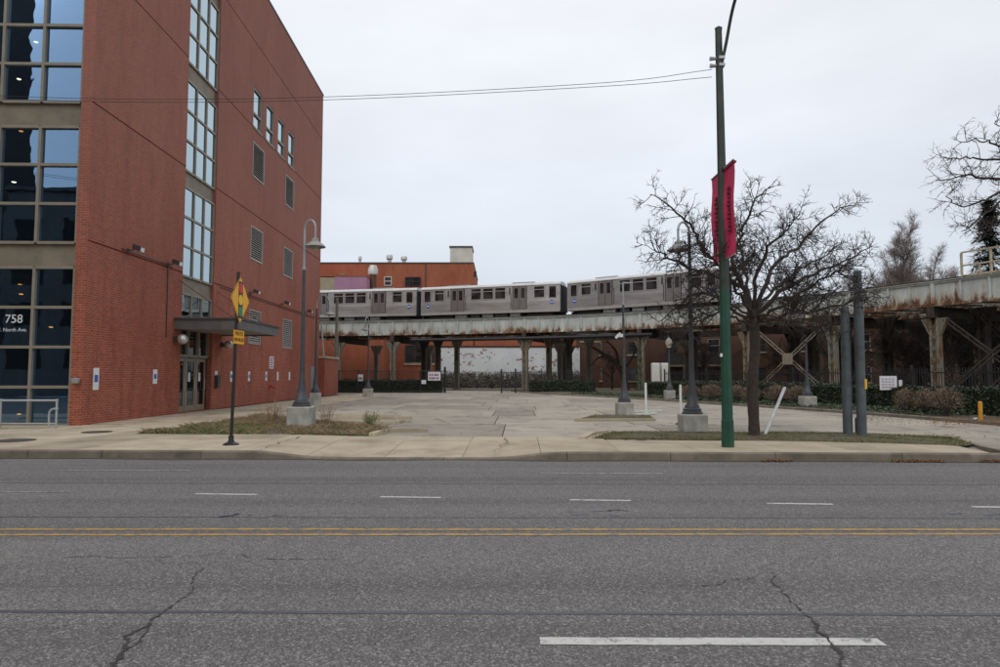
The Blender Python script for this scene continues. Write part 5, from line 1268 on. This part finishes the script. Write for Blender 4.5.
# tree just outside the frame on the right, its branch tips reach in
rng = random.Random(5)
tb = Vector((16.9, 18.6, .2)); tr = thing('bare_tree', 'bare tree whose drooping branch tips reach in above the steel handrail', 'tree', tb); T = Tree(rng); tk = MB()
tk.tube(smoothpath([tb - Vector((0, 0, .1)), tb + Vector((.05, 0, 2)), tb + Vector((-.05, 0, 4.2)), tb + Vector((-.2, 0, 6.))], 5), [.27 - .007*i for i in range(16)], 10)
top = tb + Vector((-.2, 0, 5.6))
for L_, r_ in (([(1030, 178, 18.), (990, 178, 17.8), (960, 176, 17.6), (936, 182, 17.4)], .03), ([(1030, 180, 18.), (992, 196, 17.8), (966, 205, 17.7), (946, 199, 17.6)], .026), ([(1030, 168, 18.), (996, 160, 18.), (970, 158, 17.8), (946, 160, 17.8)], .026), ([(1030, 160, 18.3), (1004, 148, 18.2), (984, 140, 18.1), (960, 142, 18.)], .026), ([(1030, 186, 18.4), (994, 208, 18.2), (976, 222, 18.1), (962, 232, 18.)], .022), ([(1030, 150, 18.6), (1008, 132, 18.5), (994, 120, 18.4)], .026), ([(1030, 190, 18.6), (1004, 208, 18.5), (990, 226, 18.4), (984, 238, 18.3)], .02)):
    q = smoothpath([D(*p[:2], p[2]) for p in L_], 5); q = [top] + [p + Vector((rng.gauss(0, .03), rng.gauss(0, .03), rng.gauss(0, .03))) for p in q]; tk.tube(q, [r_*1.3*(1-.9*i/(len(q)-1)) + .007 for i in range(len(q))], 6); T.twigs(q[1:], r_, 2, [(12., .18, .2, -.02, 1., .0058), (7.5, .42, .2, -.03, .95, .0085), (4.2, .8, .18, -.05, .9, .013)])
for k in range(5):
    a = rng.uniform(-1.2, 1.2); q = T.path(top, (math.cos(a), math.sin(a), .9), 4., 6, .15, .05); tk.tube(q, [.1-.012*i for i in range(7)], 6); T.twigs(q, .06, 1, cfg)
tk.build('trunk', M['bark'], tr, world=True, smooth=True); tag(T.mb.build('branches', M['bark'], tr, world=True), kind='stuff'); tag(T.tw.build('crown', M['twig'], tr, world=True), kind='stuff')
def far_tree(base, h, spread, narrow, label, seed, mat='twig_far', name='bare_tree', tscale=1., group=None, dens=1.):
    rng = random.Random(seed); t = thing(name, label, 'tree', base, 0, group); T = Tree(rng); b = Vector(base); tk = MB()
    tr_ = T.path(b - Vector((0, 0, .1)), (0, 0, 1), h*.55 if not narrow else h*.9, 7, .06, .1); tk.tube(tr_, [h*.018*(1-.8*i/7)+.02 for i in range(8)], 7)
    for k in range(14 if not narrow else 26):
        x = rng.uniform(.35, 1) if not narrow else rng.uniform(.12, .95); i = min(int(x*7), 6); p = tr_[i].lerp(tr_[i+1], x*7-i); a = rng.uniform(0, 6.28); L_ = h*(.42 if not narrow else .32)*rng.uniform(.7, 1.1)
        d = (math.cos(a)*spread, math.sin(a)*spread, rng.uniform(.45, 1.) if not narrow else 1.6); q = T.path(p, d, L_, 5, .14, .08 if not narrow else .14); tk.tube(q, [h*(.0025 if narrow else .005)*(1-.8*j/5)+.012 for j in range(6)], 5); T.twigs(q, .04, 1, [(4.2*dens, .8*tscale, .15, .12, .7, .012*tscale), (2.4*dens, 1.6*tscale, .15, .12, .8, .022*tscale)])
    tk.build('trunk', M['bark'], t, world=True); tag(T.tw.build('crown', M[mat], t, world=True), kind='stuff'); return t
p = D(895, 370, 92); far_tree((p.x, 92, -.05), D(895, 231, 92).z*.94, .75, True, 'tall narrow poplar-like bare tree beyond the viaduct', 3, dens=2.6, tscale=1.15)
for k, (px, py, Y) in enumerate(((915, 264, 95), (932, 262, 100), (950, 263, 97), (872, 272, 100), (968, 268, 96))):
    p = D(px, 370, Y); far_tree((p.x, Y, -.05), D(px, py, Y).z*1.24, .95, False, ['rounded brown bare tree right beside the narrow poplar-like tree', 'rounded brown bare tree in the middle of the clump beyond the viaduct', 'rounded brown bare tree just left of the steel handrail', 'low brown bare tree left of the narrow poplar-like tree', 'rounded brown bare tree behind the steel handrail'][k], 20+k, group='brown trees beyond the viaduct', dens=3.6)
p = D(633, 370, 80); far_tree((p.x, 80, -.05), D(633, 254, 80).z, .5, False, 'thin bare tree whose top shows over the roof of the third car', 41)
p = D(612, 385, 70); far_tree((p.x, 70, .05), 5.6, .9, False, 'dark bare tree standing under the viaduct before the brown wall', 42, 'twig', dens=.4)
for k, (px, Y) in enumerate(((905, 44), (955, 40), (1000, 42), (850, 50), (925, 49), (790, 60))):
    p = D(px, 385, Y); far_tree((p.x, Y, .1), 6.2, .9, False, ['tangled bare tree under the viaduct behind the white notice', 'tangled bare tree under the viaduct behind the brown shrubs', 'tangled bare tree under the viaduct behind the bollard', 'tangled bare tree under the viaduct behind the two grey posts', 'tangled bare tree close to the brown apartment wall behind the shrubs', 'tangled bare tree behind the pale X bracing'][k], 60+k, 'twig', group='bare trees under the viaduct', dens=2.6, tscale=.8)
# evergreen at the right edge
p = D(996, 370, 46); ev = thing('evergreen_tree', 'dark green conifer behind the steel handrail on the viaduct', 'tree', (p.x, 46, -.05)); H = D(996, 200, 46).z
MB().tube([(0, 0, 0), (0, 0, H)], [.22, .03], 8).build('trunk', M['bark'], ev); fo = MB(); rng = random.Random(9)
for _ in range(420):
    f_ = rng.uniform(.18, 1); a = rng.uniform(0, 6.28); L_ = (1.06-f_)*3.4*rng.uniform(.6, 1.1) + .15; z = H*f_; d = Vector((math.cos(a), math.sin(a), -.18))
    for k in range(20):
        u = rng.uniform(.1, 1)*L_; c_ = Vector((0, 0, z)) + d*u + Vector((rng.gauss(0, .1), rng.gauss(0, .1), rng.gauss(0, .07))); e1 = Vector((rng.gauss(0, .2)+d.x*.16, rng.gauss(0, .2)+d.y*.16, rng.uniform(-.14, .07))); s_ = e1.cross(Vector((0, 0, 1))).normalized()*.10
        fo.add([c_-e1*.5-s_*.5, c_-e1*.5+s_*.5, c_+e1+s_*.2, c_+e1-s_*.2], [(0, 1, 2, 3)])
tag(fo.build('crown', M['needle'], ev), kind='stuff')
# ================================================================ BACKGROUND BUILDINGS
def add_win(t, x0, x1, z0, z1, Y, nx=2, nz=2, fm='white_gloss', depth=.12):
    fr = MB(); fw = .1
    for i in range(nx+1): x = x0 + (x1-x0)*i/nx; fr.box(x-fw/2, x+fw/2, Y-depth, Y+.02, z0, z1)
    for j in range(nz+1): z = z0 + (z1-z0)*j/nz; fr.box(x0, x1, Y-depth+.006, Y+.02, z-fw/2, z+fw/2)
    fr = fr.build('window', M[fm], t, world=True)
    for i in range(nx):
        for j in range(nz): MB().box(x0+(x1-x0)*i/nx+fw/2, x0+(x1-x0)*(i+1)/nx-fw/2, Y-.05, Y-.02, z0+(z1-z0)*j/nz+fw/2, z0+(z1-z0)*(j+1)/nz-fw/2).build('pane', M['train_glass'], fr, world=True)
YB = 87.
bb = thing('warehouse', 'orange-red brick building with rooftop vents behind the train', 'building', (-24, YB+8, -.05))
xr = D(473.5, 300, YB).x; ztop = D(400, 263.5, YB).z
MB().box(-50, xr, YB, YB+16, -.05, ztop).build('wall', M['brick_orange'], bb, world=True)
MB().box(-50, xr+.06, YB-.07, YB+16.05, ztop, ztop+.16).build('coping', M['dark_bronze'], bb, world=True)
a, b = D(450, 262, YB+2), D(472, 247.5, YB+2); MB().box(xr+.1, 11.5, YB+.3, YB+14, -.05, 6.7).build('rear_wing', M['brick_orange'], bb, world=True); ph = MB().box(a.x, b.x, YB+2, YB+6, ztop+.1, b.z).build('penthouse', M['cream_paint'], bb, world=True); MB().box(a.x-.1, b.x+.1, YB+1.9, YB+6.1, b.z, b.z+.2).build('cap', M['dark_bronze'], ph, world=True)
a, b = D(405.5, 286, YB), D(420.5, 277.5, YB); add_win(bb, a.x, b.x, a.z, b.z, YB, 2, 2, 'black_steel')
a, b = D(384.5, 285.5, YB), D(391.5, 277, YB); add_win(bb, a.x, b.x, a.z, b.z, YB, 1, 2, 'cream_paint')
a, b = D(405.5, 362.5, YB), D(434, 345.5, YB); add_win(bb, a.x, b.x, a.z, b.z, YB, 3, 1, 'dark_bronze'); MB().box(a.x-.2, b.x+.2, YB-.15, YB+.02, a.z-.35, a.z-.06).build('sill', M['concrete'], bb, world=True)
MB().beam((D(425.5, 300, YB).x, YB-.06, 9), (D(425.5, 300, YB).x, YB-.06, ztop), .1, .1).build('downpipe', M['dark_bronze'], bb, world=True)
MB().box(xr, xr+.35, YB+1, YB+1.8, D(474, 275, YB).z, D(474, 270, YB).z).build('wall_box', M['dark_bronze'], bb, world=True)
def vent(px, py0, py1, Y, wpx, label, neck='roof_vent'):
    a, b = D(px, py0, Y), D(px, py1, Y); w_ = wpx*Y/FPX/2; h = b.z-a.z; t = thing('roof_vent', label, 'roof vent', (a.x, Y, a.z-.3), 0, 'rooftop vents')
    MB().lathe([(w_*.62, 0), (w_*.62, .3+h*.45)], n=14).build('neck', M[neck], t)
    MB().lathe([(w_*.7, .3+h*.4), (w_, .3+h*.48), (w_, .3+h*.85), (w_*.8, .3+h), (w_*.2, .3+h*1.02)], n=14).build('hood', M['roof_vent'], t, smooth=True)
vent(389.5, 263, 255, YB+3, 6.5, 'round metal roof vent right of centre on the orange brick roof'); vent(404, 263, 256.5, YB+3, 6.5, 'round metal roof vent on the orange brick roof nearer the penthouse'); vent(360, 263, 256.5, YB+3, 3.6, 'thin metal roof vent on the orange brick roof')
YA = 80.
lb_ = thing('low_building', 'low brick building with lilac and tan painted parapet behind the train', 'building', (-22, YA+3, -.05))
zr = 11.8; x1 = D(384, 300, YA).x
MB().box(-44, x1, YA, YB-.1, -.05, zr).build('wall', M['brick_orange'], lb_, world=True)
z276 = D(350, 276.5, YA).z; xm, xe = D(334.5, 280, YA).x, D(366.5, 280, YA).x
MB().box(xm, xe, YA+.02, YB-1, zr, z276).build('painted_parapet', M['lilac_paint'], lb_, world=True); MB().box(-44, xm, YA+.025, YB-1, zr, z276-.1).build('painted_parapet', M['tan_paint'], lb_, world=True)
MB().box(-44, xe+.05, YA-.03, YB-.95, z276, z276+.12).build('coping', M['brick_orange'], lb_, world=True)
ac = thing('roof_unit', 'dark flat air unit on the lilac parapet roof', 'air unit', (D(342.5, 275, YA+2).x, YA+2, z276+.12)); MB().box(-.65, .65, -.5, .5, 0, .3).build('case', M['black_steel'], ac); MB().lathe([(.5, .3), (.45, .38), (.1, .39)], n=14).build('fan_ring', M['panel_grey'], ac)
tv = thing('exhaust_stack', 'brown duct with big white hood rising behind the train', 'exhaust', (D(373, 280, YA+2.5).x, YA+2.5, zr)); w_ = 4.*YA/FPX
zz = D(373, 275, YA+2.5).z-zr; z2 = D(373, 265.5, YA+2.5).z-zr
MB().lathe([(w_*.9, 0), (w_*.85, zz)], n=14).build('duct', M['duct_brown'], tv); MB().lathe([(w_*1.0, zz-.1), (w_*1.35, zz+.05), (w_*1.35, zz+(z2-zz)*.55), (w_*1.05, zz+(z2-zz)*.8), (w_*.9, z2), (w_*.2, z2+.03)], n=16).build('hood', M['roof_vent'], tv, smooth=True)
# white flaking wall with vines along its foot
YW = 80.5
ww_ = thing('garage', 'long low garage with flaking white painted brick wall under the viaduct', 'building', (1, YW+2, -.05))
xa, xb_ = D(436, 370, YW).x, D(580, 370, YW).x; zw = D(500, 347.5, YW).z
MB().box(xa, xb_, YW, YB-.2, -.05, zw).build('wall', M['flaking_white'], ww_, world=True); MB().box(xa-.05, xb_+.05, YW-.06, YB-.15, zw, zw+.22).build('coping', M['brick_brown'], ww_, world=True)
MB().box(D(571, 370, YW).x-.03, D(571, 370, YW).x+.03, YW-.1, YW, .2, zw).build('downpipe', M['panel_grey'], ww_, world=True)
vn = MB(); pts = []
for _ in range(9000):
    pts.append((Vector((random.uniform(xa, xb_), YW-.05-random.random()*.22, .05 + random.random()**1.1*1.85*(1 + .12*math.sin(_)))), Vector((0, -1, 0))))
leaf_mass(pts, .085, vn); tag(vn.build('wall_vine', M['vine']), 'mottled dry vine covering the foot of the flaking white wall', 'vine', kind='stuff')
for k, (px, py) in enumerate(((459, 384), (492, 384))):
    p = D(px, py, 77.5); shrub((p.x, 77.5, .1), .95, 1.1, ['dark dry bush left of centre before the flaking white wall', 'dark dry bush just left of the gate before the white wall'][k], 900, 'vine')
# brown brick apartments behind the bend
ap = thing('apartment_building', 'brown brick apartment building seen between the viaduct columns', 'building', (26, 70, -.05), R(-38))
apw = lambda u, v_: Matrix.Rotation(R(-38), 3, 'Z') @ Vector((u, v_, 0)) + Vector((26, 70, 0))
MB().box(-21, 26, 0, 9, 0, 6.6).build('wall', M['brick_brown'], ap); MB().box(-21.1, 26.1, -.1, 9.1, 6.6, 6.8).build('coping', M['concrete'], ap)
for i in range(9):
    x = -18 + i*4.8
    for z in (1.0, 4.1):
        fr = MB().box(x-.65, x-.57, -.05, .03, z, z+1.5).box(x+.57, x+.65, -.05, .03, z, z+1.5).box(x-.57, x+.57, -.05, .03, z, z+.08).box(x-.57, x+.57, -.05, .03, z+1.42, z+1.5).box(x-.57, x+.57, -.05, .03, z+.72, z+.8).build('window', M['wood_grey' if i % 3 == 0 else 'dark_bronze'], ap)
        MB().box(x-.57, x+.57, -.02, .02, z+.08, z+.72).build('pane', M['train_glass'], fr); MB().box(x-.57, x+.57, -.02, .02, z+.8, z+1.42).build('pane', M['train_glass'], fr); MB().box(x-.75, x+.75, -.12, .02, z-.14, z).build('sill', M['concrete'], fr)
bal = MB().box(-8.6, -2.1, -1.6, -.02, 2.62, 2.82).build('balcony', M['concrete'], ap)
for i in range(13): MB().box(-8.6+.5*i+.02, -8.1+.5*i-.02, -1.66, -1.6, 2.87, 4.15).build('board', M['panel_dark'], bal)
for i in range(4): MB().beam((-8.5+2.1*i, -1.5, 0), (-8.5+2.1*i, -1.5, 2.62), .14, .14).build('post', M['wood_grey'], bal)
# pinkish wall next to the garage
wl = thing('side_wall', 'plain brown-pink brick wall between the garage and the apartments', 'wall', (13, 80, -.05))
MB().box(xb_+.1, 19.5, 80.8, 81.2, -.05, 5.6).build('masonry', M['brick_brown'], wl, world=True); MB().box(xb_+.08, 19.55, 80.75, 81.25, 5.6, 5.75).build('coping', M['concrete'], wl, world=True)
for k, (px, wpx) in enumerate(((655.5, 7), (664.5, 6.5))):
    p = D(px, 374, 50.); cb = thing('utility_cabinet', ['pale metal cabinet left of the acorn lantern under the viaduct', 'pale metal cabinet right behind the acorn lantern under the viaduct'][k], 'cabinet', (p.x, 50, .1), 0, 'pale cabinets under the viaduct'); w_ = wpx*50/FPX/2
    MB().box(-w_*.7, w_*.7, -.25, .25, 0, 1.0).build('plinth', M['wood_grey'], cb); MB().bevbox(-w_, w_, -.3, .3, 1.0, D(px, 363, 50.).z-.1, .03).build('case', M['sign_white'], cb); MB().box(-w_*.85, w_*.85, -.315, -.3, 1.1, D(px, 363, 50.).z-.25).build('door', M['cream_paint'], cb)

# thick leaning tree below the viaduct and ivy on one column
lt = thing('leaning_tree', 'dark thick tree leaning sharply under the viaduct beside the fence', 'tree', (*D(627, 380, 62.5)[:2], .1)); rng = random.Random(4); T = Tree(rng); tk = MB()
P = lambda a, b, dy=0: D(a, b, 62.5 + dy)
base = Vector((D(627, 380, 62.5).x, 62.5, .05))
for L_, r0, r1 in (([base, P(624.5, 380), P(621, 370), P(613, 360), P(602, 353), P(592, 347)], .34, .10), ([P(618, 366), P(617, 354, -.4), P(612, 346, -.6), P(606, 341, -.8)], .16, .05), ([P(606, 355), P(598, 358, .4), P(590, 366, .6)], .12, .04), ([P(622, 371), P(632, 358, .5), P(636, 346, .8)], .14, .05)):
    q = smoothpath(L_, 5); tk.tube(q, [r0 + (r1-r0)*i/(len(q)-1) for i in range(len(q))], 8); T.twigs(q[4:], .04, 1, [(3.5, .6, .2, -.02, .9, .012), (3., 1.2, .2, 0., .9, .022)])
tk.build('trunk', M['bark'], lt, world=True, smooth=True); tag(T.tw.build('crown', M['twig'], lt, world=True), kind='stuff')
cs = cpt(s_px(641), .05)[0]; pts = []; ivy = MB()
for _ in range(1500):
    z = .1 + 4.6*random.random()**1.2; a = random.uniform(0, 6.28); r_ = (.42 - .05*z)*random.uniform(.75, 1.15)
    pts.append((Vector((cs.x - .12 + math.cos(a)*r_, cs.y + math.sin(a)*r_, z)), Vector((math.cos(a), math.sin(a), .2))))
leaf_mass(pts, .06, ivy); tag(ivy.build('climbing_ivy', M['ivy_leaf'], origin=(cs.x, cs.y, .1)), 'green ivy climbing a viaduct column beside the broken lamp post', 'ivy', kind='stuff')
